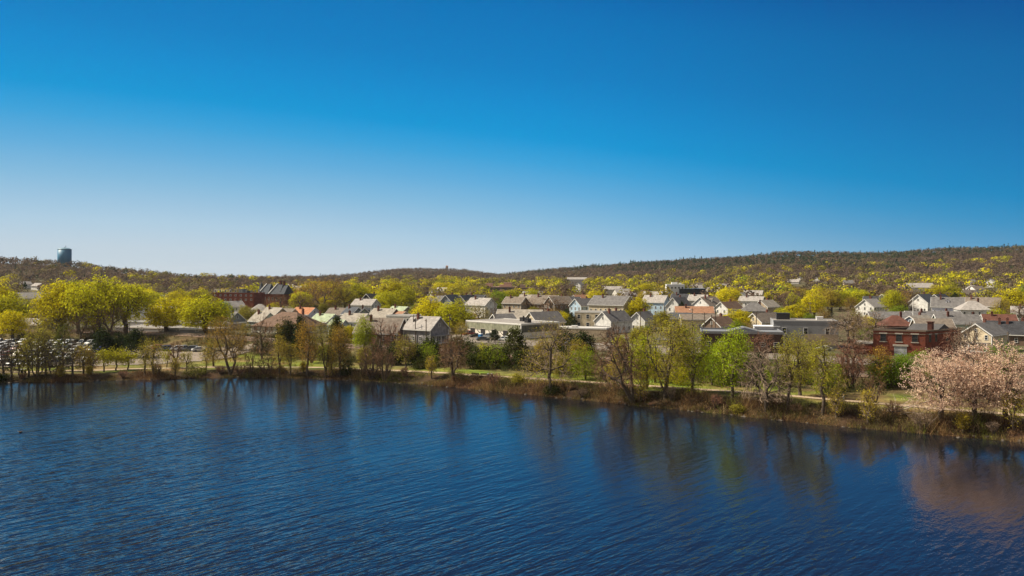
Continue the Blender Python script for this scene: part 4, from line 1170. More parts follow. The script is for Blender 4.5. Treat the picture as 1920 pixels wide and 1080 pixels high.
    if porch:
        for ang, half, span in ((0, L2, w), (pi, L2, w), (pi / 2, W2, l), (-pi / 2, W2, l)):
            if not faces_cam((x, Z), yaw, ang, 0.35): continue
            pb = MB(); pd = 2.0
            cx, cy = cos(ang) * (half + pd / 2 + 0.05), sin(ang) * (half + pd / 2 + 0.05)
            pb.box((cx, cy, 2.75), (pd if ang in (0, pi) else span * 0.9, span * 0.9 if ang in (0, pi) else pd, 0.22))
            pb.build("porch_roof", rm, root)
            qb = MB()
            for t in (-0.43, -0.15, 0.15, 0.43):
                gx = cos(ang) * (half + pd - 0.1) - sin(ang) * t * span; gy = sin(ang) * (half + pd - 0.1) + cos(ang) * t * span
                qb.box((gx, gy, 1.2), (0.16, 0.16, 2.88))
            qb.box((cx, cy, 0.25), (pd if ang in (0, pi) else span * 0.9, span * 0.9 if ang in (0, pi) else pd, 0.3))
            qb.build("porch_frame", M_TRIM, root)
            break
    BUILT.append((x, Z, max(w, l) / 2, zg + H, zg))
    HOUSES.append(dict(o=root, x=x, y=Z, z=zg + H / 2, lm=lm, w=max(w, l)))
    return root

def flat_building(label, lm, px, yt, H, w, d, yaw, wall, roof=None, Z=None, name="building", cat="building", fascia=None, parapet=0.5, rows=(), doors=(), units=(), group="flat roofed buildings of the town", sill=None, ztop=None):
    """flat-roofed block: (px, yt) is where the middle of its nearest top edge shows; rows: (ang, z, count, w, h) of windows"""
    yaw = RAD(yaw)
    if Z is None: Z = dist_for(yt, H)
    x = px2x(px, Z); zg = gz(x, Z)
    H = max(2.5, zat(yt, Z) - zg)
    root = empty(name, (x, Z, zg), yaw); tag(root, label, cat, group)
    wm = wall if not isinstance(wall, str) else wall_m(wall)
    W2, D2 = w / 2, d / 2
    mb = MB(); mb.box((0, 0, H / 2 - 0.4), (w, d, H + 0.3)); mb.build("wall", wm, root)
    rb = MB(); rb.box((0, 0, H - 0.15), (w - 0.5, d - 0.5, 0.3)); rf = rb.build("roof", roof or M_TAR, root)
    pb = MB(); t = 0.25; ph = parapet
    for s in (-1, 1):
        pb.box((0, s * (D2 - t / 2 + 0.08), H - 0.28 + ph / 2), (w + 0.16, t, ph + 0.02)); pb.box((s * (W2 - t / 2 + 0.08), 0, H - 0.28 + ph / 2), (t, d - 2 * t + 0.16, ph))
    pb.build("parapet", fascia or M_TRIM, root)
    half = {0: W2, 1: D2, 2: W2, 3: D2}
    for k, z, n, ww, wh in rows:
        ang = (0, pi / 2, pi, -pi / 2)[k]; span = d if k in (0, 2) else w
        if not faces_cam((x, Z), yaw, ang): continue
        for i in range(n):
            tt = (i + 0.5) / n * span - span / 2
            put_window(root, cos(ang) * half[k] - sin(ang) * tt, sin(ang) * half[k] + cos(ang) * tt, z, ang, ww, wh, 'f%d%d' % (ww * 10, wh * 10), sill)
    for k, tt, ww, wh, mat in doors:
        ang = (0, pi / 2, pi, -pi / 2)[k]
        db = MB(); db.box((0, 0, wh / 2), (ww, 0.12, wh)); db.box((0, 0.0, wh + 0.12), (ww + 0.3, 0.2, 0.2), 1)
        o = db.build("door", [mat, M_CONC], root); o.location = (cos(ang) * (half[k] + 0.03) - sin(ang) * tt, sin(ang) * (half[k] + 0.03) + cos(ang) * tt, 0.02); o.rotation_euler = (0, 0, ang + pi / 2)
    for ux, uy, uw, ud, uh, mat in units:
        ub = MB(); ub.box((ux, uy, H + uh / 2), (uw, ud, uh)); ub.box((ux, uy, H + uh + 0.05), (uw + 0.2, ud + 0.2, 0.1)); ub.build("roof_unit", mat, rf)
    BUILT.append((x, Z, max(w, d) / 2, zg + H, zg))
    HOUSES.append(dict(o=root, x=x, y=Z, z=zg + H / 2, lm=lm, w=max(w, d)))
    return root, H

def buildings():
    h, fb = house, flat_building
    # ---- left part
    h("low blue-grey shed with a pale roof behind the railway at the left", "the low blue-grey shed", 66, 600, 5.0, 9, 14, 160, 'bluegrey', 'lightgrey', 0.45, Z=325, windows=False, chim=0, name="shed", cat="shed")
    fb("long low grey warehouse wall behind the railway under the dome-shaped trees", "the long low grey warehouse", 322, 616, 4.5, 46, 12, -22, surf("grey_panel", (0.24, 0.235, 0.24), 0.8, 0.2, 0.4), M_TAR, Z=312, name="warehouse", cat="warehouse", rows=((3, 2.2, 5, 1.6, 1.0),))
    fb("second long low warehouse with a pale roof edge just behind the grey one", "the pale-edged low warehouse", 350, 608, 5, 52, 14, -22, surf("grey_panel2", (0.30, 0.27, 0.25), 0.8, 0.2, 0.4), M_TAR, Z=345, name="warehouse", cat="warehouse")
    fb("white flat-roofed industrial building with dark windows seen between dome-shaped trees", "the white flat-roofed industrial building", 312, 576, 8, 48, 14, -12, surf("white_panel", (0.66, 0.66, 0.68), 0.7, 0.1, 0.3), M_TAR, Z=430, rows=((3, 4.6, 13, 1.5, 1.9),), units=((-12, 0, 4, 3, 1.4, M_DARKM), (6, 1, 3, 3, 1.2, M_STEEL), (16, -1, 3, 3, 1.4, M_DARKM)))
    fb("four-storey red brick apartment block with rows of small windows", "the red brick apartment block", 448, 549, 13, 32, 14, -14, M_BRICK, M_TARD, Z=560, name="apartment_block", fascia=M_BRICK, rows=((3, 11.3, 8, 1.3, 1.3), (3, 8.4, 8, 1.3, 1.3), (3, 5.5, 8, 1.3, 1.3), (0, 11.3, 3, 1.2, 1.3)), units=((3, 0, 4, 4, 2.6, M_STEEL), (8, 0, 2, 2, 1.6, M_DARKM)))
    school()
    h("white gabled house below the red brick apartment block", "the white house below the brick block", 437, 565, 8, 7, 10, 50, 'white', 'lightgrey', Z=430)
    h("small dark blue gabled house with a single attic window", "the small dark blue gabled house", 442, 585, 8, 6.5, 9, 118, 'bluegrey', 'grey', 0.95, Z=345)
    h("pale grey hip-roofed house beneath the slate school roofs", "the pale hip-roofed house", 488, 570, 8, 10, 11, 20, 'pale', 'lightgrey', hip=True, Z=425)
    h("house with a steep pale roof left of the orange-roofed house", "the steep pale-roofed house", 515, 577, 9, 9, 12, 140, 'tan', 'beige', 0.8, Z=382)
    h("mint gabled house with a tan roof, half hidden behind trees", "the mint gabled house", 494, 586, 8, 8, 10, 138, 'mint', 'beige', 0.85, Z=345)
    h("small brown-roofed house with a cream gable behind the big brown hip roof", "the small cream-gabled brown house", 536, 579, 7.5, 8, 11, 150, 'cream', 'tanbrown', 0.7, Z=385)
    h("large building under a big brown hip roof behind the conifers", "the big brown hip roof", 543, 585, 9, 17, 23, -26, 'pale', 'brown', 0.62, hip=True, Z=318, chim=1)
    h("house with a bright orange roof and a white gable", "the orange-roofed house", 573, 577, 9, 8, 12, 148, 'lilac', 'terracotta', 0.7, Z=385)
    h("house with a pale green roof and a light blue gable", "the pale green-roofed house", 611, 589, 8, 8.5, 10, 146, 'blue', 'green', 0.65, Z=327)
    h("small mint shed with a pale roof right of the light blue gable", "the small mint shed", 635, 600, 5, 4.5, 6, 150, 'blue', 'green', 0.7, Z=305, chim=0, windows=False, name="shed", cat="shed")
    h("low grey-brown roofed house with a skylight in front of tall trees", "the low skylight house", 641, 578, 7.5, 10, 13, 160, 'grey', 'tanbrown', 0.6, Z=400)
    h("white house with a tan roof half hidden behind ochre trees", "the white house with tan roof", 668, 588, 8, 9, 12, 150, 'white', 'beige', 0.65, Z=335)
    h("blue-grey house with a front gable holding two white windows", "the blue-grey front-gabled house", 684, 577, 9, 8, 10, 100, 'bluegrey', 'slate', 0.9, Z=378, dormer=True)
    h("blue-grey house with a steep gable left of its twin-windowed neighbour", "the steep blue-grey house", 662, 576, 9, 7, 11, 128, 'bluegrey', 'slate', 0.9, Z=392)
    h("house with a broad beige roof and a brown gable, bare tree before it", "the broad beige-roofed house", 722, 579, 9.5, 12, 12, 148, 'brown', 'beige', 0.75, Z=355)
    h("long brown house with white corner trim, nearest the railway", "the long brown-roofed house", 716, 597, 9, 12, 15, 168, 'brown', 'tanbrown', 0.75, Z=272)
    h("dark-roofed house with a dark gable among yellow trees", "the dark house among yellow trees", 699, 551, 11, 10, 12, 60, 'dark', 'dark', 0.85, Z=505)
    h("grey-roofed house with a white rear wing below the dark house", "the grey house below the dark one", 686, 561, 9, 9, 14, 155, 'white', 'lightgrey', 0.7, Z=470)
    h("small house with a faded green roof between yellow trees", "the faded green-roofed house", 750, 575, 8, 9, 11, 140, 'tan', 'green', 0.65, Z=410)
    h("low terracotta-roofed house right of the broad beige roof", "the low terracotta house", 745, 584, 7, 7, 10, 140, 'tan', 'orange', 0.55, Z=352)
    fb("cream flat-topped house with two small windows beside the grey gabled house", "the cream flat-topped house", 757, 591, 7.5, 11, 9, -20, 'pale', M_TAR, Z=322, rows=((3, 4.8, 4, 0.9, 1.4), (3, 2.0, 4, 0.9, 1.4)), name="house", cat="house")
    h("grey gabled house with a lower lean-to, by the railway", "the grey gabled house", 799, 594, 9, 9.5, 11.5, 146, 'grey', 'lightgrey', 0.8, Z=268, porch=True)
    warehouse()
    # ---- centre
    for i, (px, yr, yw, c, r, lb, lm) in enumerate([(846, 553, 62, 'bluegrey', 'slate', "steep blue-grey gable with white trim, in the dark row", "the blue-grey gable in the dark row"), (873, 554, 62, 'grey', 'slate', "grey gable half hidden behind its blue-grey neighbour in the dark row", "the grey gable in the dark row"),
                                                (893, 553, 150, 'dark', 'dark', "dark long-roofed house ending the dark row", "the dark house ending the row"), (822, 555, 150, 'brown', 'grey', "dark grey roof starting the row of dark houses behind yellow trees", "the dark grey roof starting the row")]):
        h(lb, lm, px, yr, 9, 8, 12, yw, c, r, 0.95, Z=470 + 12 * i)
    h("white house with a pale roof and blank white gable, bare tree before it", "the white house with bare tree", 902, 559, 9, 9, 14, 140, 'white', 'lightgrey', 0.75, Z=430)
    h("beige house with a grey-tan roof at the left of the big brown terrace", "the beige house by the terrace", 967, 557, 9, 9, 13, 146, 'tan', 'tanbrown', 0.75, Z=470)
    h("tall cream house with a beige roof behind the beige house", "the tall cream house", 992, 553, 10, 10, 12, 150, 'cream', 'beige', 0.8, Z=505)
    h("wide brown house with a rising gable edge, bare trees before it", "the wide brown house", 1022, 554, 10, 12, 17, 150, 'brown', 'tanbrown', 0.75, Z=470)
    h("dark brown roof joined to the right of the wide brown house", "the dark brown roof", 1048, 556, 9, 10, 13, 30, 'brown', 'tanbrown', 0.75, Z=460)
    h("broad pale tan roof behind the white warehouse", "the broad pale tan roof", 975, 581, 8.5, 13, 19, 166, 'tan', 'beige', 0.7, Z=345)
    h("small dark shed roof at the left of the broad pale tan roof", "the small dark shed roof", 943, 589, 6, 6, 9, 30, 'grey', 'grey', 0.7, Z=335, chim=0, windows=False)
    h("house with a cream front gable and blue-grey roof behind the warehouse", "the cream-gabled blue-roofed house", 1020, 585, 9, 9.5, 15, 38, 'cream', 'grey', 0.85, Z=335)
    h("light blue gabled house with a balcony", "the light blue gabled house", 1095, 560, 9, 8.5, 14, 42, 'blue', 'grey', 0.85, Z=440)
    h("dark-roofed house between the brown house and the light blue gable", "the dark roof by the blue gable", 1069, 557, 9, 8, 12, 155, 'brown', 'dark', 0.75, Z=470)
    h("house with a terracotta roof peeping over the light blue gable", "the terracotta roof behind the blue gable", 1089, 553, 9, 8, 11, 30, 'white', 'orange', 0.75, Z=530)
    h("large cream building with a grey roof and a plain end gable", "the large cream building", 1147, 555, 11, 14, 20, 146, 'cream', 'grey', 0.62, Z=420)
    fb("two-storey cream flat-roofed apartment house with sash windows", "the cream flat-roofed apartment house", 1107, 584, 8.5, 11, 10, -18, 'cream', M_TAR, Z=328, rows=((3, 5.9, 3, 1.3, 1.7), (3, 2.6, 3, 1.3, 1.7)), name="apartment_house", cat="apartment house")
    fb("low garage with a flat white roof below the cream apartment house", "the low white-roofed garage", 1092, 614, 3.6, 20, 8, -20, 'tan', surf("white_roof", (0.6, 0.57, 0.53), 0.8, 0.15), Z=296, name="garage", cat="garage", units=((-3, 0, 2, 1.4, 0.6, M_TRIM),))
    h("white house with a front gable and dark shuttered windows, left of two", "the white shuttered house", 1150, 584, 9, 8, 13, 44, 'white', 'grey', 0.85, Z=316, porch=True, chim=2)
    h("white front-gabled house right of the white shuttered house", "the second white gabled house", 1206, 585, 8.5, 7, 9.5, 50, 'white', 'grey', 0.9, Z=325)
    h("house with a pale roof and light blue gable on the rise", "the pale-roofed light blue house", 1230, 554, 10, 9, 13, 146, 'blue', 'lightgrey', 0.8, Z=455)
    h("tall white Victorian house with a bay front and steep dark roof", "the tall white bay-fronted house", 1273, 558, 12, 8, 14, 52, 'white', 'grey', 1.05, Z=430)
    h("white house with a many-sided brown roof and small front gable", "the white house with brown roof", 1327, 557, 10.5, 11, 13, 40, 'white', 'tanbrown', 0.75, Z=440, dormer=True, chim=2)
    h("light house showing only its pale roof behind the brown roof", "the pale roof behind the brown one", 1310, 553, 10, 9, 11, 150, 'pale', 'lightgrey', 0.7, Z=500)
    h("low shop with an orange-brown roof", "the low orange-brown roof", 1301, 575, 7, 10, 17, 172, 'tan', 'orange', 0.55, Z=375)
    h("long low cream shop building below the orange-brown roof", "the long low cream shop", 1318, 590, 6, 9, 18, 172, 'cream', 'tanbrown', 0.4, Z=332, chim=0)
    h("grey lean-to roof left of the low cream shop", "the grey lean-to roof", 1277, 587, 6, 7, 9, 160, 'grey', 'slate', 0.6, Z=345, chim=0)
    h("house with a dark brown roof and white front gable", "the white-gabled dark brown house", 1366, 566, 9, 8, 13, 40, 'white', 'brown', 0.8, Z=405)
    h("house with a dark red-brown gable behind utility poles", "the red-brown gabled house", 1349, 594, 8, 8, 10, 40, 'brown', 'brown', 0.8, Z=305)
    h("grey hip-roofed house with a white-posted porch", "the grey hip-roofed porch house", 1414, 567, 8.5, 11, 13, -14, 'grey', 'grey', hip=True, Z=400, porch=True)
    h("house with a pale tan roof behind the grey porch house", "the pale tan-roofed house", 1437, 563, 9, 9, 12, 40, 'tan', 'beige', 0.75, Z=440)
    h("white house with a wide pale roof near the yellow domed tree", "the wide pale-roofed white house", 1410, 556, 9, 9, 14, 150, 'white', 'lightgrey', 0.55, Z=500)
    h("small white gabled house above the yellow domed tree", "the small white gable on the rise", 1391, 549, 9, 8, 9, 60, 'white', 'lightgrey', 0.8, Z=560)
    h("cream-gabled house with a brown roof left of the grey flat building", "the cream-gabled brown-roofed house", 1433, 587, 8.5, 8, 14, 36, 'cream', 'tanbrown', 0.8, Z=318)
    low_dark_building()
    grey_flat_building()
    office_block()
    # ---- right part
    h("white gabled house with a pale roof before the yellow-green trees", "the pale-roofed white gabled house", 1632, 561, 9, 10, 13, 40, 'white', 'lightgrey', 0.8, Z=440)
    h("dark-roofed house behind the pale-roofed white house", "the dark roof behind the white house", 1640, 556, 9, 9, 12, 150, 'brown', 'dark', 0.7, Z=490)
    h("long low house with a grey-brown roof above the red hip roof", "the long low grey-brown house", 1667, 585, 6.5, 9, 17, 172, 'tan', 'grey', 0.55, Z=345, chim=0)
    h("house with a red-brown hip roof and a dark open porch", "the red hip-roofed porch house", 1678, 591, 7.5, 10, 11, -10, 'brown', 'red', hip=True, Z=305, porch=True)
    h("white front-gabled house with a dark roof, tallest of its row", "the white front-gabled dark-roofed house", 1732, 552, 10.5, 9.5, 15, 42, 'white', 'slate', 0.85, Z=425)
    h("white gable edge showing behind the blue-white dormer house", "the white gable behind the dormer house", 1762, 552, 10.5, 9, 16, 42, 'pale', 'dark', 0.8, Z=470)
    h("blue-white house with a small roof dormer", "the blue-white dormer house", 1777, 558, 10, 10, 14, 150, 'lilac', 'grey', 0.85, Z=400, dormer=True)
    h("white hip-roofed house with many windows right of the dormer house", "the white hip-roofed house", 1823, 564, 9.5, 11, 13, -14, 'white', 'lightgrey', hip=True, Z=385)
    h("large plain cream gabled house behind the white hip-roofed house", "the large plain cream gable", 1838, 558, 10.5, 13, 18, 142, 'cream', 'tanbrown', 0.65, Z=425, windows=False)
    h("long row of low grey roofs in front of the blue-white house", "the long low grey roofs", 1748, 584, 6, 10, 22, 172, 'pale', 'grey', 0.45, Z=350, chim=2)
    h("small light blue gabled house with a beige roof", "the small light blue gabled house", 1722, 592, 7.5, 8, 12, 34, 'blue', 'beige', 0.7, Z=310)
    h("house with a plain brown roof behind the brick building", "the plain brown roof", 1748, 598, 7, 9, 12, 168, 'tan', 'tanbrown', 0.6, Z=290, chim=0)
    h("pale green house with a grey roof behind the brick building", "the pale green house", 1793, 590, 8, 9, 15, 170, 'mint', 'grey', 0.7, Z=305)
    h("grey-roofed house right of the pale green house", "the grey-roofed house by the green one", 1838, 591, 7.5, 10, 13, 166, 'pale', 'grey', 0.65, Z=318)
    h("house with a red-brown roof and brick chimney near the photo edge", "the red-brown roof near the edge", 1872, 590, 7.5, 9, 11, 160, 'brown', 'red', 0.6, Z=312)
    h("dark-roofed house with brick chimneys at the edge behind the deck house", "the dark roof with brick chimneys", 1893, 603, 8, 10, 13, 150, 'brown', 'dark', 0.75, Z=262, chim=3)
    h("cream gabled house with a grey roof and a railed deck beside the brick building", "the cream gabled deck house", 1846, 606, 8, 8.5, 12, 38, 'cream', 'grey', 0.7, Z=240, porch=True)
    h("white house at the right edge with a pale roof above the dark one", "the white house at the edge", 1925, 575, 9, 9, 12, 150, 'white', 'lightgrey', 0.7, Z=380)
    brick_building()
    # ---- scattered on the slopes
    for (px, yr, w, l, yw, c, r, lb, lm) in [
        (1082, 520, 9, 30, 172, 'pale', 'lightgrey', "long pale building far off on the wooded slope above the town", "the long pale building on the slope"),
        (1148, 537, 9, 20, 170, 'pale', 'lightgrey', "pale flat-looking house among far trees above the large cream building", "the far pale house"),
        (1086, 529, 8, 10, 60, 'white', 'grey', "tiny white gabled house below the long pale building on the slope", "the tiny white slope house"),
        (1312, 531, 9, 12, 40, 'cream', 'tanbrown', "small cream house on the slope above the dark glass office block", "the small cream slope house"),
        (1488, 526, 9, 14, 150, 'white', 'lightgrey', "small white house among bare trees far up the slope", "the far white slope house"),
        (1531, 523, 9, 9, 60, 'white', 'lightgrey', "narrow white house between bare trees on the slope", "the narrow white slope house"),
        (1500, 519, 8, 10, 40, 'pale', 'grey', "pale speck of a house below the pine patch on the slope", "the pale speck of a house"),
        (1629, 522, 9, 11, 40, 'tan', 'lightgrey', "tan gabled house alone on the bare wooded slope", "the lone tan slope house"),
        (1724, 531, 12, 24, 172, 'pale', 'lightgrey', "pale house with a wide light roof beside a dark fir on the slope", "the wide light-roofed slope house"),
        (1857, 523, 9, 12, 50, 'white', 'lightgrey', "small bright white gabled house on the slope near the right edge", "the bright white slope house"),
        (1824, 535, 14, 16, -10, 'tan', 'lightgrey', "tan hip-roofed house among yellow trees below the bright white one", "the tan hip-roofed slope house"),
        (306, 553, 9, 12, 140, 'white', 'dark', "white gabled house with a dark roof deep among yellow trees", "the white house among yellow trees"),
        (338, 556, 9, 11, 50, 'bluegrey', 'grey', "grey-blue house with a pointed gable behind the white industrial building", "the pointed grey-blue house"),
        (58, 549, 12, 40, 172, 'pale', 'grey', "long pale building behind the big yellow trees at the left", "the long pale building at left"),
        (47, 528, 8, 10, 60, 'white', 'lightgrey', "tiny white house high on the wooded hill under the water tower", "the tiny white hill house"),
        (72, 531, 8, 12, 150, 'white', 'lightgrey', "second tiny white house on the hill, right of the first", "the second tiny white hill house"),
        (48, 566, 9, 12, 140, 'pale', 'grey', "grey roofed house half hidden between yellow trees at the far left", "the half hidden grey-roofed house"),
        (66, 575, 9, 12, 30, 'lilac', 'grey', "pale lilac house behind thin bare trees at the far left", "the pale lilac house")]:
        Z = {520: 1250, 537: 820, 529: 950, 531: 900, 526: 1000, 523: 1050, 519: 1150, 522: 1080}.get(yr, None)
        if px in (1724, 1824): Z = 800
        if px == 1857: Z = 900
        if px in (306, 338): Z = 560
        if px == 58: Z = 620
        if px == 47: Z = 820
        if px == 72: Z = 800
        if px == 48: Z = 470
        if px == 66: Z = 400
        h(lb, lm, px, yr, 8, w, l, yw, c, r, 0.7, Z=Z, windows=Z < 700, chim=0, hip=(px == 1824), trim=False)
    pink_hospital()

def school():
    Z = 590
    x = px2x(517, Z); zg = gz(x, Z)
    root = empty("school_building", (x, Z, zg), RAD(-18)); tag(root, "old building with steep slate roofs, a pointed turret and red chimneys", "school", "large old buildings")
    mb = MB(); mb.box((0, 0, 4), (21, 13, 9)); mb.box((-11.5, -1, 5), (4.2, 4.2, 11)); mb.build("wall", M_BRICK, root)
    sl = roof_m('slate'); rb = MB()
    for k, (cx, ww) in enumerate(((-6.2, 8.4), (3.4, 9.6), (9.0, 5.5))):
        hgt = (7.2, 7.4, 6.6)[k]
        A = [(cx - ww / 2, -7, 8.5), (cx + ww / 2, -7, 8.5), (cx + ww * 0.32, -0.2, 8.5 + hgt), (cx - ww * 0.18, -0.2, 8.5 + hgt)]
        B = [(cx - ww / 2, 7, 8.5), (cx + ww / 2, 7, 8.5), (cx + ww * 0.32, 0.2, 8.5 + hgt), (cx - ww * 0.18, 0.2, 8.5 + hgt)]
        rb.hull(A, B)
    rf = rb.build("roof", sl, root)
    tb = MB()
    for cx, ww, hgt in ((-6.2, 8.4, 7.2), (3.4, 9.6, 7.4)):
        a, b = Vector((cx - ww / 2 - 0.1, -7.1, 8.6)), Vector((cx - ww * 0.18, -0.3, 8.6 + hgt))
        n = Vector((0.5, 0, 0))
        tb.hull([a, a + n, a + n + Vector((0, -.3, .4)), a + Vector((0, -.3, .4))], [b, b + n, b + n + Vector((0, -.3, .4)), b + Vector((0, -.3, .4))])
    tb.build("flashing", surf("pale_flashing", (0.5, 0.48, 0.45), 0.6, 0.2), rf)
    sp = MB(); sp.lathe([(2.7, 10.4), (2.5, 10.7), (1.3, 14.0), (0.06, 17.6)], (-11.5, -1, 0), 8); sp.build("spire", sl, root)
    cb = MB(); cb.box((4.2, 0, 16.6), (1.5, 1.5, 3)); cb.box((4.2, 0, 18.2), (1.8, 1.8, 0.3)); cb.build("chimney", M_CHIM, rf)
    cb = MB(); cb.box((7.2, 0, 16.4), (1.5, 1.5, 2.8)); cb.box((7.2, 0, 17.9), (1.8, 1.8, 0.3)); cb.build("chimney", M_CHIM, rf)
    for i in range(6):
        put_window(root, -8 + i * 3.3, -6.5, 5.2, -pi / 2, 1.2, 2.2, 'school')
    BUILT.append((x, Z, 13, zg + 16, zg)); HOUSES.append(dict(o=root, x=x, y=Z, z=zg + 8, lm="the old slate-roofed school", w=24))

def warehouse():
    # long white wall with a band of high windows; a corner towards the pond
    Z = 283; cx = px2x(977, Z); zg = gz(cx, Z)
    yaw = math.atan2(-23, 20.7)            # long wall direction, towards the near corner
    u = Vector((cos(yaw), sin(yaw))); n = Vector((-sin(yaw), cos(yaw)))
    l, d, H = 31.0, 19.0, zat(608, Z) - zg
    c = Vector((cx, Z)) - u * l / 2 + n * d / 2
    root = empty("warehouse", (c.x, c.y, zg), yaw); tag(root, "white warehouse with a long band of high glazing and bare-tree shadows on its wall", "warehouse", "flat roofed buildings of the town")
    wm = surf("white_block_wall", (0.80, 0.73, 0.63), 0.85, 0.15, 0.6)
    mb = MB(); mb.box((0, 0, H / 2 - 0.4), (l, d, H + 0.2)); mb.build("wall", wm, root)
    rb = MB(); rb.box((0, 0, H - 0.1), (l - 0.4, d - 0.4, 0.3)); rf = rb.build("roof", M_TAR, root)
    fb = MB()
    for s in (-1, 1): fb.box((0, s * (d / 2 + 0.02), H - 0.05), (l + 0.3, 0.22, 0.5)); fb.box((s * (l / 2 + 0.02), 0, H - 0.05), (0.22, d - 0.2, 0.5))
    for s in (-1, 1):
        for q in (-1, 1): fb.box((s * (l / 2 + 0.012), q * (d / 2 + 0.012), H / 2 - 0.4), (0.35, 0.35, H - 0.1))
    fb.build("fascia", M_TRIM, root)
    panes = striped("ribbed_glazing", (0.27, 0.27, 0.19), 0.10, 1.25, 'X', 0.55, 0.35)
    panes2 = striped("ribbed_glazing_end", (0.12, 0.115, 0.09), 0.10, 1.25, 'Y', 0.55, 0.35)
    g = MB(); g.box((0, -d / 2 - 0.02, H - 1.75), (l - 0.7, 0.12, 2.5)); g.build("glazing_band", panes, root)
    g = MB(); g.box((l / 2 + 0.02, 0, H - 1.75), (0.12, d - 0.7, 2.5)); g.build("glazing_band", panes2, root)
    for x in (-11.5, -5.5, 0.8, 7.2):
        db = MB(); db.box((x, -d / 2 - 0.02, 1.25), (2.6, 0.12, 2.7)); db.box((x, -d / 2 - 0.05, 2.7), (2.9, 0.18, 0.2), 1); db.build("loading_door", [M_DARKM, M_CONC], root)
    for x, y in ((3, 3), (11, -2)):
        ub = MB(); ub.box((x, y, H + 0.7), (1.8, 1.8, 1.4)); ub.box((x, y, H + 1.45), (2.1, 2.1, 0.12)); ub.tube((x + 0.3, y, H + 1.4), (x + 0.3, y, H + 2.1), 0.3); ub.build("roof_vent", M_DARKM, rf)
    for x in (-8, -1.5, 5, 10):
        pb = MB(); pb.tube((x, -d / 2 - 0.7, H - 3.1), (x + 0.9, -d / 2 - 0.1, H - 4.4), 0.12); pb.build("wall_bracket", M_DARKM, root)
    BUILT.append((c.x, c.y, 17, zg + H, zg)); HOUSES.append(dict(o=root, x=c.x, y=c.y, z=zg + H / 2, lm="the white warehouse", w=34))

def brick_building():
    # stands on an oblique lot: its end wall runs off at an angle to the street front
    Z = 222; cx = px2x(1735, Z); zg = gz(cx, Z)
    yaw = RAD(-25); l, d = 13.2, 17.7; H = zat(620.5, Z) - zg; sk = RAD(57)
    root = empty("brick_building", (cx, Z, zg), yaw); tag(root, "two-storey red brick building with pale lintels and a roller door", "brick building", "flat roofed buildings of the town")
    def oblique(mb):
        mb.v = [(x + cos(sk) * y, sin(sk) * y, z) for x, y, z in mb.v]; return mb
    B = lambda: MB()
    mb = B(); mb.box((-l / 2, d / 2, H / 2 - 0.5), (l, d, H + 0.6)); oblique(mb).build("wall", M_BRICK, root)
    rb = B(); rb.box((-l / 2, d / 2, H - 0.35), (l - 0.8, d - 0.8, 0.3)); rf = oblique(rb).build("roof", M_TARD, root)
    pb = B()
    for y in (0, d): pb.box((-l / 2, y, H - 0.05), (l + 0.5, 0.45, 0.42)); pb.box((-l / 2, y + (-0.08 if y == 0 else 0.08), H - 1.0), (l + 0.2, 0.16, 0.2))
    for x in (-l, 0): pb.box((x, d / 2, H - 0.05), (0.45, d - 0.45, 0.42)); pb.box((x + (0.08 if x == 0 else -0.08), d / 2, H - 1.0), (0.16, d - 0.1, 0.2))
    oblique(pb).build("cornice", surf("cornice_stone", (0.20, 0.15, 0.11), 0.9, 0.2), root)
    cb = B(); cb.box((-2.0, 6.5, H + 0.9), (1.1, 1.1, 2.6)); cb.box((-2.0, 6.5, H + 2.25), (1.4, 1.4, 0.25)); oblique(cb).build("chimney", M_CHIM, rf)
    gb = B(); A = [(-9, 8, H - 0.2), (-9, 15, H - 0.2), (-9, 11.5, H + 1.5)]; gb.hull([(-1, p[1], p[2]) for p in A], A); oblique(gb).build("low_gable", M_TARD, rf)
    sash = surf("dark_sash", (0.10, 0.075, 0.06), 0.7, 0.2)
    for x in (-10.6, -6.6, -2.6):
        put_window(root, x, 0, 5.0, -pi / 2, 1.55, 2.1, 'brickb', sash)
        q = MB(); q.box((x, -0.06, 6.25), (2.1, 0.2, 0.32)); q.box((x, -0.07, 3.85), (2.0, 0.24, 0.22)); q.build("lintel", M_CONC, root)
    e = sk - pi / 2
    for y in (2.2, 5.2, 10.5, 14.6):
        px_, py_ = cos(sk) * y, sin(sk) * y
        put_window(root, px_, py_, 5.0, e, 1.0, 2.0, 'bricks', sash)
        q = MB(); q.box((px_ + cos(e) * .06, py_ + sin(e) * .06, 6.2), (0.2, 1.5, 0.3), rz=e); q.build("lintel", M_CONC, root)
    db = MB(); db.box((-6.2, -0.03, 1.2), (3.2, 0.14, 2.9)); db.build("roller_door", striped("roller_door", (0.36, 0.37, 0.38), 0.04, 0.3, 'Z', 0.7, 0.5), root)
    ab = MB(); ab.box((-6.2, -0.12, 2.95), (3.9, 0.3, 0.5)); ab.build("door_lintel", M_CONC, root)
    lb = MB(); lb.box((-l - 2.6, 6.5, 1.2), (5.1, 10, 3.4)); lb.build("side_shed", M_BRICK, root)
    lr = MB(); lr.box((-l - 2.6, 6.5, 3.0), (5.0, 10.3, 0.22)); lr.build("side_shed_roof", M_TAR, root)
    BUILT.append((cx + 4, Z + 6, 12, zg + H, zg)); HOUSES.append(dict(o=root, x=cx + 1, y=Z + 6, z=zg + H / 2, lm="the red brick building", w=22))

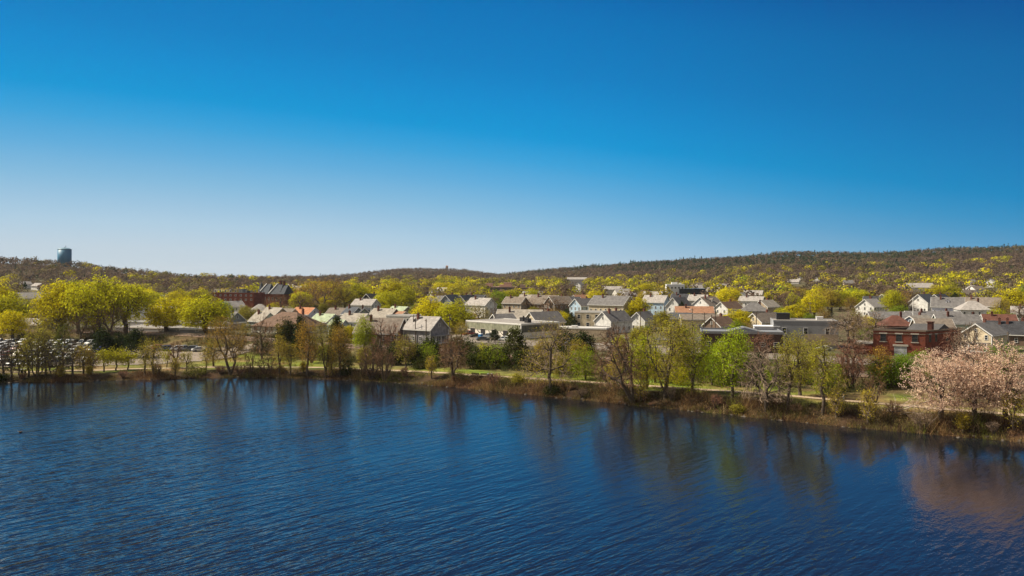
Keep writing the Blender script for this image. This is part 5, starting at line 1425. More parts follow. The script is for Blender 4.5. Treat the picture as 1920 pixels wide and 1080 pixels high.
def low_dark_building():
    r, H = flat_building("low dark brick building under a wide grey flat roof, behind the lime trees", "the wide grey flat roof", 1388, 621, 5, 23, 15, -12, surf("dark_brick", (0.075, 0.045, 0.035), 0.9, 0.3, 1.5), surf("grey_membrane", (0.20, 0.205, 0.215), 0.6, 0.2, 0.3), Z=240, fascia=surf("grey_fascia", (0.22, 0.22, 0.23), 0.5, 0.2), parapet=0.7, rows=((3, 2.6, 6, 1.6, 1.3),))
    A = MB(); a = [(-4, -3.2, H), (6, -3.2, H), (1, -3.2, H + 1.3)]
    A.hull(a, [(p[0], 5, p[2]) for p in a]); A.build("roof_gable", surf("grey_fascia", (0.22, 0.22, 0.23), 0.5, 0.2), r)
    t = MB()
    for s in (-1, 1):
        p, q = Vector((1 + s * 5.3, -3.35, H + 0.0)), Vector((1, -3.35, H + 1.4))
        t.hull([p, p + Vector((0, 0.2, 0)), p + Vector((0, 0.2, .3)), p + Vector((0, 0, .3))], [q, q + Vector((0, 0.2, 0)), q + Vector((0, 0.2, .3)), q + Vector((0, 0, .3))])
    t.build("gable_trim", M_TRIM, r)

def grey_flat_building():
    gp = surf("grey_stucco", (0.27, 0.27, 0.275), 0.85, 0.15, 0.4)
    r, H = flat_building("grey and tan flat-roofed building with a white box wing and garage", "the grey flat-roofed building", 1506, 600, 8, 19, 14, -14, gp, M_TAR, Z=255, fascia=gp, rows=((3, 5.3, 3, 1.3, 2.0),), units=((-6, 2, 4, 3.5, 2.0, M_DARKM), (5, 1, 2, 2, 1.0, M_TRIM)))
    b = MB(); b.box((4.5, -7.06, 2.7), (9.6, 0.16, 3.4)); b.build("tan_facing", wall_m('tan'), r)
    w = MB(); w.box((-11.5, -3.5, 5.2), (7.5, 7, 2.5)); w.box((-11.5, -3.5, 6.5), (7.8, 7.3, 0.2)); w.build("box_wing", surf("white_panel", (0.66, 0.66, 0.68), 0.7, 0.1, 0.3), r)
    w = MB(); w.box((-10.5, -4, 1.6), (8.4, 8.5, 4.4)); w.build("garage", wall_m('white'), r)
    w = MB(); w.box((-10.5, -4, 3.88), (8.8, 8.9, 0.2)); w.build("garage_roof", M_TAR, r)
    w = MB()
    for x in (-12.3, -8.6): w.box((x, -8.3, 1.3), (3.0, 0.12, 2.6))
    w.build("garage_door", striped("garage_door", (0.6, 0.59, 0.57), 0.05, 0.5, 'Z', 0.7, 0.6), r)

def office_block():
    Z = 700; x = px2x(1282, Z); zg = gz(x, Z)
    root = empty("office_building", (x, Z, zg), RAD(-6)); tag(root, "office building with a white block beside a dark glass block", "office building", "large buildings beyond the houses")
    H = zat(540, Z) - zg
    b = MB(); b.box((6.5, 0, H / 2 - 0.5), (22, 14, H)); b.build("glass_block", striped("dark_glazing", (0.025, 0.03, 0.04), 0.12, 1.6, 'Z', 1.6, 0.15), root)
    H2 = zat(533, Z) - zg
    w = MB(); w.box((-7.5, 1, H2 / 2 - 0.5), (15.5, 12, H2 + 1)); w.build("white_block", surf("white_panel", (0.66, 0.66, 0.68), 0.7, 0.1, 0.3), root)
    u = MB(); u.box((-8, 1, H2 + 0.9), (5, 5, 1.8)); u.box((-3, 1, H2 + 0.6), (2, 2, 1.2)); u.build("roof_unit", M_TRIM, root)
    for i in range(5): put_window(root, -13.6 + i * 3.0, -5, H2 - 3.0, -pi / 2, 1.6, 1.6, 'off')
    BUILT.append((x, Z, 17, zg + H2, zg)); HOUSES.append(dict(o=root, x=x, y=Z, z=zg + 8, lm="the dark glass office block", w=36))

def pink_hospital():
    pk = surf("pink_concrete", (0.52, 0.34, 0.26), 0.9, 0.15, 0.2)
    Z = 950; x = px2x(938, Z); zg = gz(x, Z)
    root = empty("hospital_building", (x, Z, zg), RAD(-4)); tag(root, "wide building with a dark window band and pale pink rooftop blocks", "large building", "large buildings beyond the houses")
    H = zat(537, Z) - zg
    b = MB(); b.box((0, 0, H / 2 - 1), (38, 16, H)); b.build("wall", surf("dark_band", (0.10, 0.08, 0.075), 0.6, 0.2, 0.3), root)
    b = MB(); b.box((0, 0, H - 0.6), (38.4, 16.4, 1.0)); b.box((0, 0, H - 5), (38.4, 16.4, 0.8)); b.build("floor_band", pk, root)
    for cx, w, hh in ((-13, 8, 3.6), (9, 9, 4.4), (2, 5, 2.0)):
        q = MB(); q.box((cx, 0, H + hh / 2), (w, 9, hh)); q.box((cx, 0, H + hh + 0.1), (w + .4, 9.4, .3)); q.build("rooftop_block", pk, root)
    BUILT.append((x, Z, 18, zg + H, zg)); HOUSES.append(dict(o=root, x=x, y=Z, z=zg + 8, lm="the pink-topped wide building", w=38))
    x = px2x(985, Z); zg = gz(x, Z)
    root = empty("tower_block", (x, Z, zg), RAD(-4)); tag(root, "pale pink stepped block standing apart to the right of the wide pink-topped building", "building", "large buildings beyond the houses")
    H = zat(534, Z) - zg
    b = MB(); b.box((-3, 0, H / 2), (6, 9, H)); b.box((3.5, 0, H / 2 - 1.6), (7, 9, H - 3.2)); b.build("wall", pk, root)
    b = MB()
    for k in range(3): b.box((0.5, -4.55, H - 4.6 - k * 3.0), (11, 0.12, 1.0))
    b.build("window_band", M_GLASS, root)
    BUILT.append((x, Z, 8, zg + H, zg)); HOUSES.append(dict(o=root, x=x, y=Z, z=zg + 8, lm="the pink stepped block", w=14))

buildings()
FARH = []
def far_houses():
    """roofs half hidden among the trees beyond the town"""
    rng = np.random.default_rng(57); n = 0; t = 0
    while n < 26 and t < 900:
        t += 1
        px = rng.uniform(120, 1900); Z = sqrt(rng.uniform(500 ** 2, 900 ** 2)); x = px2x(px, Z)
        if min(math.hypot(x - b[0], Z - b[1]) - b[2] for b in BUILT) < 16: continue
        c = ('white', 'pale', 'cream', 'white', 'grey', 'tan')[int(rng.integers(0, 6))]; r = ('lightgrey', 'grey', 'dark', 'tanbrown', 'lightgrey')[int(rng.integers(0, 5))]
        hh = rng.uniform(8.5, 11); yr = YH + (CAMZ - gz(x, Z) - hh) * F / Z
        o = house("x", None, px, yr, hh, rng.uniform(8, 10), rng.uniform(10, 15), float(rng.choice([40, 150, 20, 165])), c, r, 0.75, Z=Z, windows=Z < 640, chim=1, trim=Z < 640)
        BUILT[-1] = BUILT[-1] + (1,)
        d = dict(dark='dark', lightgrey='pale grey', grey='grey', tanbrown='brown')[r]
        FARH.append(dict(o=o, desc="%s house with %s roof" % (c, d), x=x, y=Z)); n += 1
far_houses()

# ------------------------------------------------------------------ trees of the town
BASE_W, BASE_H = 10.0, 10.5
def town_trees():
    V = {}
    def mk(key, count, **kw):
        for i in range(count):
            rng = np.random.default_rng(hash_(key) + i)
            z0 = kw.get('z0', 0.2) * BASE_H
            k = {a: b for a, b in kw.items() if a != 'z0'}
            V.setdefault(key, []).append(tree_meshes(rng, BASE_W, BASE_H, z0, **k))
    hash_ = lambda s: sum(ord(c) * (i + 3) for i, c in enumerate(s))
    mk('dome', 5, n=900, leaf=10, lsize=0.35, twig='dark', form='dome', lobes=17, fill=0.35, tight=0.40, spread=0.36, r_tip=0.016, z0=0.26, outward=1.3)
    mk('tall', 3, n=850, leaf=8, lsize=0.35, twig='dark', form='oval', lobes=15, fill=0.35, tight=0.40, spread=0.36, z0=0.34, r_tip=0.016, outward=1.3)
    mk('thin', 3, n=800, leaf=4, lsize=0.26, twig='olive', form='dome', lobes=12, fill=0.5, spread=0.4, z0=0.22)
    mk('bare', 3, n=800, leaf=2, lsize=0.2, twig='brown', form='dome', lobes=14, fill=0.6, spread=0.3, z0=0.2)
    mk('pine', 2, n=240, leaf=14, lsize=0.42, twig='dark', form='cone', lobes=12, fill=1.0, spread=0.45, needle=True, z0=0.1)
    NAME = dict(dome='leafy_tree', tall='leafy_tree', thin='budding_tree', bare='bare_tree', pine='pine_tree')
    CN = {YEL: 'bright yellow', YGR: 'yellow-green', GRN: 'green', OLI: 'olive', GOL: 'golden olive', BRO: 'brown', GRY: 'grey-brown', ORA: 'orange-brown', PIN: 'dark green', LIM: 'lime'}
    KN = dict(dome='round leafy tree', tall='tall-crowned leafy tree', thin='thinly leaved tree', bare='bare tree', pine='conifer')
    def put(kind, x, y, w, h, col, i, jit=1.0):
        tm, cm = V[kind][i % len(V[kind])]
        c = tuple(v * jit for v in col)
        hh = h / BASE_H; ww = w / BASE_W
        size = 'large' if h > 15 else 'small' if h < 8.5 else ''
        plant(NAME[kind], tm, cm, (x, y, gz(x, y) - 0.1), rnd.uniform(0, 2 * pi), (ww, ww, hh), c, ' '.join(q for q in (size, CN[col], KN[kind]) if q), "tree", "trees among the houses")
    L = [  # column, top row, foot row, width (photo pixels), kind, colour
        (16, 554, 616, 70, 'dome', YGR), (24, 585, 628, 48, 'dome', YEL), (-14, 530, 606, 80, 'dome', YEL), (4, 545, 590, 46, 'dome', GOL), (62, 557, 612, 44, 'thin', OLI),
        (112, 535, 632, 82, 'tall', YEL), (146, 530, 628, 60, 'tall', YGR), (186, 524, 635, 92, 'tall', YGR), (236, 536, 631, 76, 'tall', YGR), (108, 574, 634, 62, 'thin', OLI), (206, 566, 637, 60, 'bare', GRY), (152, 578, 637, 40, 'bare', GRY), (176, 570, 630, 46, 'thin', OLI), (75, 580, 630, 40, 'thin', GOL),
        (310, 562, 628, 66, 'dome', YEL), (386, 560, 631, 84, 'dome', YGR), (352, 558, 606, 48, 'dome', YEL), (416, 566, 618, 40, 'tall', GRN), (282, 548, 590, 50, 'dome', YGR), (258, 546, 592, 40, 'thin', OLI), (335, 546, 582, 44, 'dome', YEL), (372, 545, 580, 44, 'dome', YGR), (100, 545, 600, 40, 'dome', YEL),
        (566, 549, 586, 40, 'dome', YGR), (582, 524, 584, 58, 'thin', ORA), (618, 525, 584, 62, 'thin', ORA), (604, 540, 588, 50, 'bare', BRO), (646, 534, 584, 48, 'thin', OLI), (668, 533, 582, 46, 'tall', YGR), (690, 536, 576, 36, 'dome', YEL), (733, 529, 582, 44, 'tall', YEL), (722, 548, 586, 40, 'dome', YGR), (757, 540, 584, 46, 'dome', YGR), (772, 528, 574, 46, 'thin', OLI),
        (806, 558, 616, 60, 'dome', YEL), (852, 567, 624, 66, 'dome', YGR), (832, 531, 560, 44, 'dome', YEL), (858, 533, 562, 46, 'dome', YEL), (886, 536, 564, 40, 'thin', GOL), (897, 572, 608, 42, 'thin', GOL), (935, 547, 580, 34, 'dome', GRN), (957, 545, 578, 38, 'dome', YGR), (778, 572, 600, 20, 'dome', GRN),
        (990, 558, 588, 44, 'bare', BRO), (1036, 556, 590, 62, 'bare', BRO), (1137, 567, 592, 28, 'dome', YEL), (1159, 568, 594, 28, 'dome', GRN), (1196, 560, 598, 46, 'dome', YEL), (1208, 533, 566, 30, 'tall', YEL), (1242, 540, 572, 36, 'thin', OLI), (1290, 553, 576, 26, 'dome', YGR),
        (1367, 543, 582, 44, 'dome', YEL), (1386, 582, 622, 56, 'dome', YEL), (1470, 546, 572, 30, 'dome', YEL), (1448, 545, 570, 26, 'dome', YEL), (1492, 572, 604, 44, 'dome', YEL), (1526, 554, 594, 42, 'dome', YEL), (1575, 546, 582, 46, 'dome', YGR), (1608, 545, 580, 50, 'dome', YGR), (1674, 546, 596, 40, 'tall', YGR), (1698, 560, 596, 36, 'bare', BRO),
        (1897, 546, 596, 60, 'dome', YEL), (1918, 566, 606, 56, 'bare', GRY), (1736, 566, 590, 30, 'thin', GOL), (1752, 536, 574, 34, 'dome', YEL), (1782, 535, 572, 40, 'dome', YGR), (1555, 600, 640, 46, 'bare', GRY), (1610, 590, 625, 36, 'bare', BRO), (1880, 560, 600, 36, 'thin', GOL), (1278, 565, 598, 18, 'pine', PIN), (470, 578, 606, 40, 'thin', OLI), (520, 552, 596, 50, 'bare', BRO),
    ]
    for i, (px, pt, pb, w, k, c) in enumerate(L):
        Z = (CAMZ - 3.2) * F / (pb - YH); x = px2x(px, Z); zg = gz(x, Z)
        h = zat(pt, Z) - zg
        put(k, x, Z, w / F * Z * 1.12, h, c, i, rnd.uniform(0.8, 1.1))
    # small yard trees between the houses
    rng = np.random.default_rng(29)
    n = 0; tries = 0; P = [(t['x'], t['y']) for t in TREES]
    while n < 110 and tries < 9000:
        tries += 1
        y = sqrt(rng.uniform(235 ** 2, 450 ** 2)); x = rng.uniform(-0.36, 0.66) * y
        if line_d(TRACK, np.array([x]), np.array([y]))[0] < 11: continue
        if min((x - a) ** 2 + (y - b) ** 2 for a, b in P) < 25: continue
        h = rng.uniform(4.0, 8.0); w = h * rng.uniform(0.8, 1.1)
        X, Y = np.array([x]), np.array([y])
        if not clear_of_buildings(X, Y, 0.3 * w - 1.0)[0] or not shows(X, Y, ground(X, Y) + h * 0.8)[0]: continue
        u = rng.random()
        k, c = ('dome', (YEL, YGR, GRN, OLI)[int(rng.integers(0, 4))]) if u < 0.5 else ('thin', (GOL, OLI, ORA)[int(rng.integers(0, 3))]) if u < 0.75 else ('bare', (BRO, GRY)[int(rng.integers(0, 2))]) if u < 0.93 else ('pine', PIN)
        put(k, x, y, w, h, c, int(rng.integers(0, 9)), rng.uniform(0.75, 1.1)); P.append((x, y)); n += 1
    # the rest of the nearest belt, thinning out between the houses
    rng = np.random.default_rng(23)
    n = 0; tries = 0; P = [(t['x'], t['y']) for t in TREES]
    while n < 75 and tries < 6000:
        tries += 1
        y = sqrt(rng.uniform(430 ** 2, 600 ** 2)); x = rng.uniform(-0.68, 0.68) * y
        if min((x - a) ** 2 + (y - b) ** 2 for a, b in P) < 49: continue
        h = rng.uniform(8.5, 13.5); w = h * rng.uniform(0.85, 1.15)
        X, Y = np.array([x]), np.array([y])
        if not clear_of_buildings(X, Y, w * 0.3)[0] or not shows(X, Y, ground(X, Y) + h)[0]: continue
        u = rng.random(); lf = x / y < -0.3
        if u < 0.40: k, c = 'dome', (YEL, YGR, GOL, OLI, GRN)[int(rng.integers(0, 5))]
        elif u < 0.48: k, c = 'tall', (YEL, GOL, OLI)[int(rng.integers(0, 3))]
        elif u < 0.76: k, c = 'thin', (BRO, OLI, ORA)[int(rng.integers(0, 3))]
        elif u < 0.97: k, c = 'bare', (BRO, GRY)[int(rng.integers(0, 2))]
        else: k, c = 'pine', PIN
        put(k, x, y, w, h, c, int(rng.integers(0, 9)), rng.uniform(0.75, 1.1)); P.append((x, y)); n += 1
town_trees()
far_woods()

# ------------------------------------------------------------------ cars
CARC = {'white': (0.50, 0.50, 0.49), 'silver': (0.21, 0.22, 0.23), 'grey': (0.09, 0.095, 0.10), 'black': (0.015, 0.015, 0.017), 'blue': (0.02, 0.06, 0.32), 'dark blue': (0.015, 0.03, 0.09), 'red': (0.22, 0.02, 0.025), 'tan': (0.35, 0.28, 0.2), 'green': (0.04, 0.10, 0.07)}
def paint(k):
    n = "car_paint_" + k
    if n in MATS: return MATS[n]
    m, nn, l = nodes_of(n)
    out = nn.new("ShaderNodeOutputMaterial"); b = nn.new("ShaderNodeBsdfPrincipled")
    b.inputs["Base Color"].default_value = (*CARC[k], 1); b.inputs["Roughness"].default_value = 0.4
    b.inputs["Coat Weight"].default_value = 0.25; b.inputs["Coat Roughness"].default_value = 0.08
    l.new(b.outputs[0], out.inputs[0]); MATS[n] = m
    return m
M_TYRE = surf("tyre_rubber", (0.02, 0.02, 0.02), 0.9, 0.2)
M_LAMP = surf("lamp_lens", (0.6, 0.6, 0.58), 0.2, 0.1)
def car_parts(kind, color):
    """body shell, glass house, four wheels, headlamps; nose towards +x"""
    k = ("car", kind, color)
    if k in MATS: return MATS[k]
    W = 0.89
    def extr(prof, w0, w1, mb, mi=0, ztop=None):
        A = [(x, -w0 if z < 0.95 else -w1, z) for x, z in prof]; B = [(x, -y, z) for x, y, z in A]
        mb.hull(B, A, mi)
    b = MB(); g = MB()
    if kind == 'sedan':
        extr([(-2.25, 0.32), (-2.3, 0.62), (-2.2, 0.90), (-1.35, 0.94), (0.95, 0.94), (2.05, 0.80), (2.28, 0.60), (2.25, 0.30)], W, W * 0.95, b)
        roof, zr, x0, x1, t0, t1 = 0.06, 1.42, -1.75, 1.15, -1.0, 0.35
    elif kind == 'suv':
        extr([(-2.25, 0.38), (-2.3, 0.75), (-2.22, 1.05), (0.95, 1.06), (1.95, 0.98), (2.2, 0.72), (2.2, 0.36)], W + 0.03, W, b)
        roof, zr, x0, x1, t0, t1 = 0.07, 1.72, -2.2, 1.2, -1.95, 0.45
    else:   # pickup
        extr([(-2.65, 0.45), (-2.65, 1.05), (0.9, 1.06), (2.2, 0.98), (2.5, 0.75), (2.5, 0.42)], W + 0.04, W + 0.02, b)
        roof, zr, x0, x1, t0, t1 = 0.07, 1.82, -0.75, 1.15, -0.55, 0.45
    zb = 0.93 if kind == 'sedan' else 1.05
    a = W * 0.93; c = W * 0.72
    g.hull([(x0, -a, zb), (x1, -a, zb), (x1, a, zb), (x0, a, zb)], [(t0, -c, zr - 0.03), (t1, -c, zr - 0.03), (t1, c, zr - 0.03), (t0, c, zr - 0.03)])
    b.hull([(t0 - 0.06, -c - 0.02, zr - 0.03), (t1 + 0.05, -c - 0.02, zr - 0.03), (t1 + 0.05, c + 0.02, zr - 0.03), (t0 - 0.06, c + 0.02, zr - 0.03)], [(t0 + 0.05, -c + 0.08, zr + roof), (t1 - 0.08, -c + 0.08, zr + roof), (t1 - 0.08, c - 0.08, zr + roof), (t0 + 0.05, c - 0.08, zr + roof)])
    for s in (-1, 1):       # pillars
        for xa, xb in ((x0, t0), (x1, t1), ((x0 + x1) / 2, (t0 + t1) / 2)):
            p, q = Vector((xa, s * (a + 0.012), zb)), Vector((xb, s * (c + 0.012), zr))
            b.hull([p + Vector((-.05, 0, 0)), p + Vector((.05, 0, 0)), p + Vector((.05, -s * .04, 0)), p + Vector((-.05, -s * .04, 0))], [q + Vector((-.05, 0, 0)), q + Vector((.05, 0, 0)), q + Vector((.05, -s * .04, 0)), q + Vector((-.05, -s * .04, 0))])
    b.box((2.27 if kind != 'pickup' else 2.5, 0, 0.45), (0.12, 1.66, 0.2)); b.box((-2.3 if kind != 'pickup' else -2.66, 0, 0.5), (0.1, 1.66, 0.2))
    parts = [("body", b.mesh("body", paint(color)), None), ("windscreen", g.mesh("windscreen", M_GLASS), None)]
    wm = MATS.get("wheel_mesh")
    if wm is None:
        w = MB(); w.tube((0, -0.11, 0), (0, 0.11, 0), 0.33, k=14, mi=0); w.tube((0, -0.125, 0), (0, 0.125, 0), 0.2, k=10, mi=1)
        wm = MATS["wheel_mesh"] = w.mesh("wheel", [M_TYRE, M_STEEL])
        h = MB(); h.box((0, 0, 0), (0.08, 0.34, 0.16)); MATS["lamp_mesh"] = h.mesh("headlight", M_LAMP)
    ax = 1.38 if kind != 'pickup' else 1.6
    for x in (-ax, ax):
        for y in (-0.84, 0.84): parts.append(("wheel", wm, (x, y, 0.33)))
    fx = {'sedan': 2.2, 'suv': 2.15, 'pickup': 2.44}[kind]
    for y in (-0.62, 0.62): parts.append(("headlight", MATS["lamp_mesh"], (fx, y, 0.68 if kind == 'sedan' else 0.82)))
    MATS[k] = parts
    return parts
def car(x, y, rz, kind, color, label, group, lift=0.14):
    root = empty("pickup_truck" if kind == 'pickup' else "parked_car", (x, y, gz(x, y) + lift), rz)
    tag(root, label, "pickup truck" if kind == 'pickup' else "car", group)
    for n, me, loc in car_parts(kind, color): obj(n, me, root, loc)
    return root
ORD = "first second third fourth fifth sixth seventh eighth ninth tenth eleventh twelfth thirteenth fourteenth fifteenth sixteenth seventeenth eighteenth nineteenth twentieth".split()
def cars():
    rng = np.random.default_rng(3)
    names = ['white', 'silver', 'grey', 'black', 'grey', 'silver', 'dark blue', 'red', 'black', 'white', 'tan', 'grey', 'green', 'black']
    rows = [(282, -183, 16, "row farthest from the pond"), (265.5, -173, 16, "second row from the railway"), (258, -170, 16, "third row from the railway"), (243.5, -158, 14, "fourth row from the railway"), (236.5, -154, 14, "fifth row from the railway"), (224.5, -146, 11, "row second closest to the pond"), (218.5, -141, 7, "row closest to the pond")]
    for r, (y, x0, n, rn) in enumerate(rows):
        k = 0
        for i in range(n):
            if rng.random() < 0.2 and r not in (6,): continue
            x = x0 + i * 2.9; yy = y - i * 0.45
            c = names[int(rng.integers(0, len(names)))]
            if r == 2 and i == 14: c = 'blue'
            kind = ('sedan', 'suv', 'sedan', 'suv', 'pickup')[int(rng.integers(0, 5))] if rng.random() < 0.95 else 'pickup'
            kd = {'sedan': 'car', 'suv': 'tall car', 'pickup': 'pickup truck'}[kind]
            car(x + rng.normal(0, .1), yy + rng.normal(0, .2), RAD(-98 + (180 if rng.random() < .3 else 0)) + rng.normal(0, .03), kind, c, "%s %s, %s from the left in the %s" % (c, kd, ORD[k], rn), "cars in the parking lot"); k += 1
    R = [('red', 'suv'), ('silver', 'sedan'), ('dark blue', 'suv'), ('white', 'suv'), ('silver', 'pickup'), ('grey', 'suv'), ('white', 'sedan')]
    for i, (c, k) in enumerate(R):
        px = (300, 308, 317, 333, 347, 358, 374)[i]; Z = 256 - i * 0.9
        car(px2x(px, Z), Z, RAD(200 if i % 2 else 35), k, c, "%s %s, %s from the left in the short row by the railway embankment" % (c, 'pickup truck' if k == 'pickup' else 'car', ORD[i]), "cars in the short row by the embankment")
    Y = [(880, 300, 'red', 'pickup', 30, "rusty red pickup truck in the yard before the white warehouse"), (893, 291, 'black', 'sedan', 200, "black car in the yard before the loading doors"), (916, 287, 'silver', 'pickup', 150, "silver pickup truck in the warehouse yard"), (930, 279, 'tan', 'suv', 60, "tan tall car in the warehouse yard"), (946, 274, 'white', 'suv', 140, "white car at the right end of the warehouse yard"), (905, 276, 'grey', 'sedan', 15, "grey car in front of the others in the warehouse yard"),
         (1058, 262, 'white', 'suv', 150, "white tall car among dark evergreens right of the warehouse"), (1070, 259, 'silver', 'sedan', 150, "silver car beside the white one among dark evergreens"), (1082, 255, 'white', 'sedan', 150, "white car at the edge of the dark evergreens"), (1150, 246, 'silver', 'sedan', 160, "silver car half hidden behind the leaning bare tree"), (818, 288, 'tan', 'suv', 20, "tan car parked beside the grey gabled house"), (1545, 240, 'white', 'sedan', 170, "white car by the grey flat-roofed building")]
    for px, Z, c, k, a, lb in Y: car(px2x(px, Z), Z, RAD(a), k, c, lb, "cars beside the buildings", 0.03)
cars()

# ------------------------------------------------------------------ towers, poles, lamps
M_WOODP = surf("pole_wood", (0.12, 0.09, 0.065), 0.9, 0.3, 2.0)
M_TEAL = surf("tower_paint", (0.04, 0.17, 0.29), 0.5, 0.15, 0.1)
def towers():
    Z = 1290; x = px2x(121, Z); zg = gz(x, Z)
    t = empty("water_tower", (x, Z, zg)); tag(t, "blue-teal water tank with a shallow domed cap standing on the wooded hill", "water tower")
    zt = zat(468, Z) - zg; R = 10.2
    m = MB(); m.lathe([(R, -2), (R, zt)], k=40); m.build("tank", M_TEAL, t, True)
    m = MB(); m.lathe([(R + 0.25, zt), (R * 0.95, zt + 1.0), (R * 0.7, zt + 2.2), (R * 0.35, zt + 3.0), (0.05, zt + 3.3)], k=40); m.build("roof", surf("tower_cap", (0.16, 0.28, 0.35), 0.5, 0.1), t, True)
    m = MB(); m.tube((2, 0, zt + 2.5), (2, 0, zt + 6.2), 0.25); m.box((2, 0, zt + 5.6), (2.0, 0.3, 0.5)); m.lathe([(0.8, zt + 3.0), (0.8, zt + 3.9)], k=12); m.build("antenna", M_DARKM, t)
    m = MB()
    for k in range(26): m.box((R + 0.25, 0, 1 + k * zt / 26), (0.5, 0.7, 0.12))
    for s in (-.35, .35): m.box((R + 0.4, s, zt / 2), (0.1, 0.1, zt))
    m.build("ladder", M_STEEL, t)
    Z = 2590; x = px2x(838, Z); zg = gz(x, Z)
    t = empty("stone_tower", (x, Z, zg)); tag(t, "small pale stone lookout tower on the crest of the middle hill", "lookout tower")
    st = surf("tower_stone", (0.42, 0.33, 0.25), 0.9, 0.25, 0.3)
    m = MB(); m.box((0, 0, 7.5), (8, 8, 17)); m.build("wall", st, t)
    m = MB(); m.hull([(-4.6, -4.6, 16), (4.6, -4.6, 16), (4.6, 4.6, 16), (-4.6, 4.6, 16)], [(-.3, -.3, 20), (.3, -.3, 20), (.3, .3, 20), (-.3, .3, 20)]); m.build("roof", roof_m('orange'), t)
    BUILT.append((x, Z, 8, zg + 20, zg))
towers()

def poles():
    L = [(775, 590, 268, "utility pole at the left of the grey gabled house"), (779, 596, 264, "second utility pole close beside the one left of the grey gabled house"), (799, 598, 258, "utility pole in front of the grey gabled house wall"), (843, 588, 300, "utility pole with a cross-arm between the yellow domed tree and warehouse"),
         (1201, 584, 290, "utility pole before the second white gabled house"), (1298, 578, 296, "utility pole with a white lamp arm beside the low cream shop"), (1321, 586, 290, "thin utility pole before the low cream shop"), (1341, 574, 282, "tall utility pole before the red-brown gabled house"), (1334, 590, 275, "shorter pole beside the tall one before the red-brown gable"), (1418, 585, 262, "dark utility pole at the left of the grey flat-roofed building"), (1712, 558, 330, "tall pale pole right of the yellow tree and red hip roof"), (1519, 566, 330, "slim pole before the yellow domed trees"),
         (928, 562, 330, "utility pole behind the white warehouse"), (1890, 622, 236, "dark utility pole beside the cream gabled deck house")]
    for i, (px, pt, Z, lb) in enumerate(L):
        x = px2x(px, Z); zg = gz(x, Z); h = zat(pt, Z) - zg
        t = empty("utility_pole", (x, Z, zg), RAD(30 + 40 * (i % 3))); tag(t, lb, "utility pole", "utility poles of the town")
        m = MB(); m.tube((0, 0, -0.3), (0, 0, h), 0.19, 0.13, 8); m.build("pole", M_WOODP if 'pale' not in lb else M_TRIM, t)
        if 'shorter' not in lb and 'pale' not in lb:
            m = MB(); m.box((0, 0.12, h - 0.6), (2.4, 0.12, 0.14))
            for s in (-1.1, -0.45, 0.45, 1.1): m.tube((s, 0.12, h - 0.53), (s, 0.12, h - 0.33), 0.06, 0.04, 6)
            m.build("crossarm", M_WOODP, t)
        if i in (0, 3, 7):
            m = MB(); m.lathe([(0.28, 0), (0.3, 0.1), (0.3, 0.85), (0.1, 0.95)], (0.45, 0, h - 2.4), 10); m.build("transformer", M_STEEL, t)
        if 'lamp' in lb:
            m = MB(); m.tube((0, 0, h - 1.2), (1.8, -0.4, h - 0.5), 0.05); m.box((2.0, -0.45, h - 0.5), (0.8, 0.35, 0.18)); m.build("lamp_head", M_TRIM, t)
    Z = 281; x = px2x(243, Z); zg = gz(x, Z); h = zat(606, Z) - zg
    t = empty("street_lamp", (x, Z, zg), RAD(180)); tag(t, "dark lamp post with one short arm beside the railway", "street lamp")
    m = MB(); m.tube((0, 0, -0.2), (0, 0, h), 0.14, 0.09, 8); m.lathe([(0.25, 0), (0.25, 0.4), (0.15, 0.5)], k=10); m.build("pole", M_DARKM, t)
    m = MB(); m.tube((0, 0, h - 0.1), (0.9, 0, h + 0.05), 0.05); m.box((1.05, 0, h + 0.05), (0.8, 0.35, 0.16)); m.build("lamp_head", surf("lamp_cover", (0.4, 0.38, 0.35), 0.5, 0.2), t)
poles()

# ------------------------------------------------------------------ small things in the park and on the water
def on_ground(px, pb):
    zs = np.arange(100, 420, 0.1); gs = ground(px2x(px, zs), zs); hit = np.nonzero((gs >= zat(pb, zs)) & (gs > 0.25))[0]
    Z = float(zs[hit[0]]); return px2x(px, Z), Z, float(gs[hit[0]])

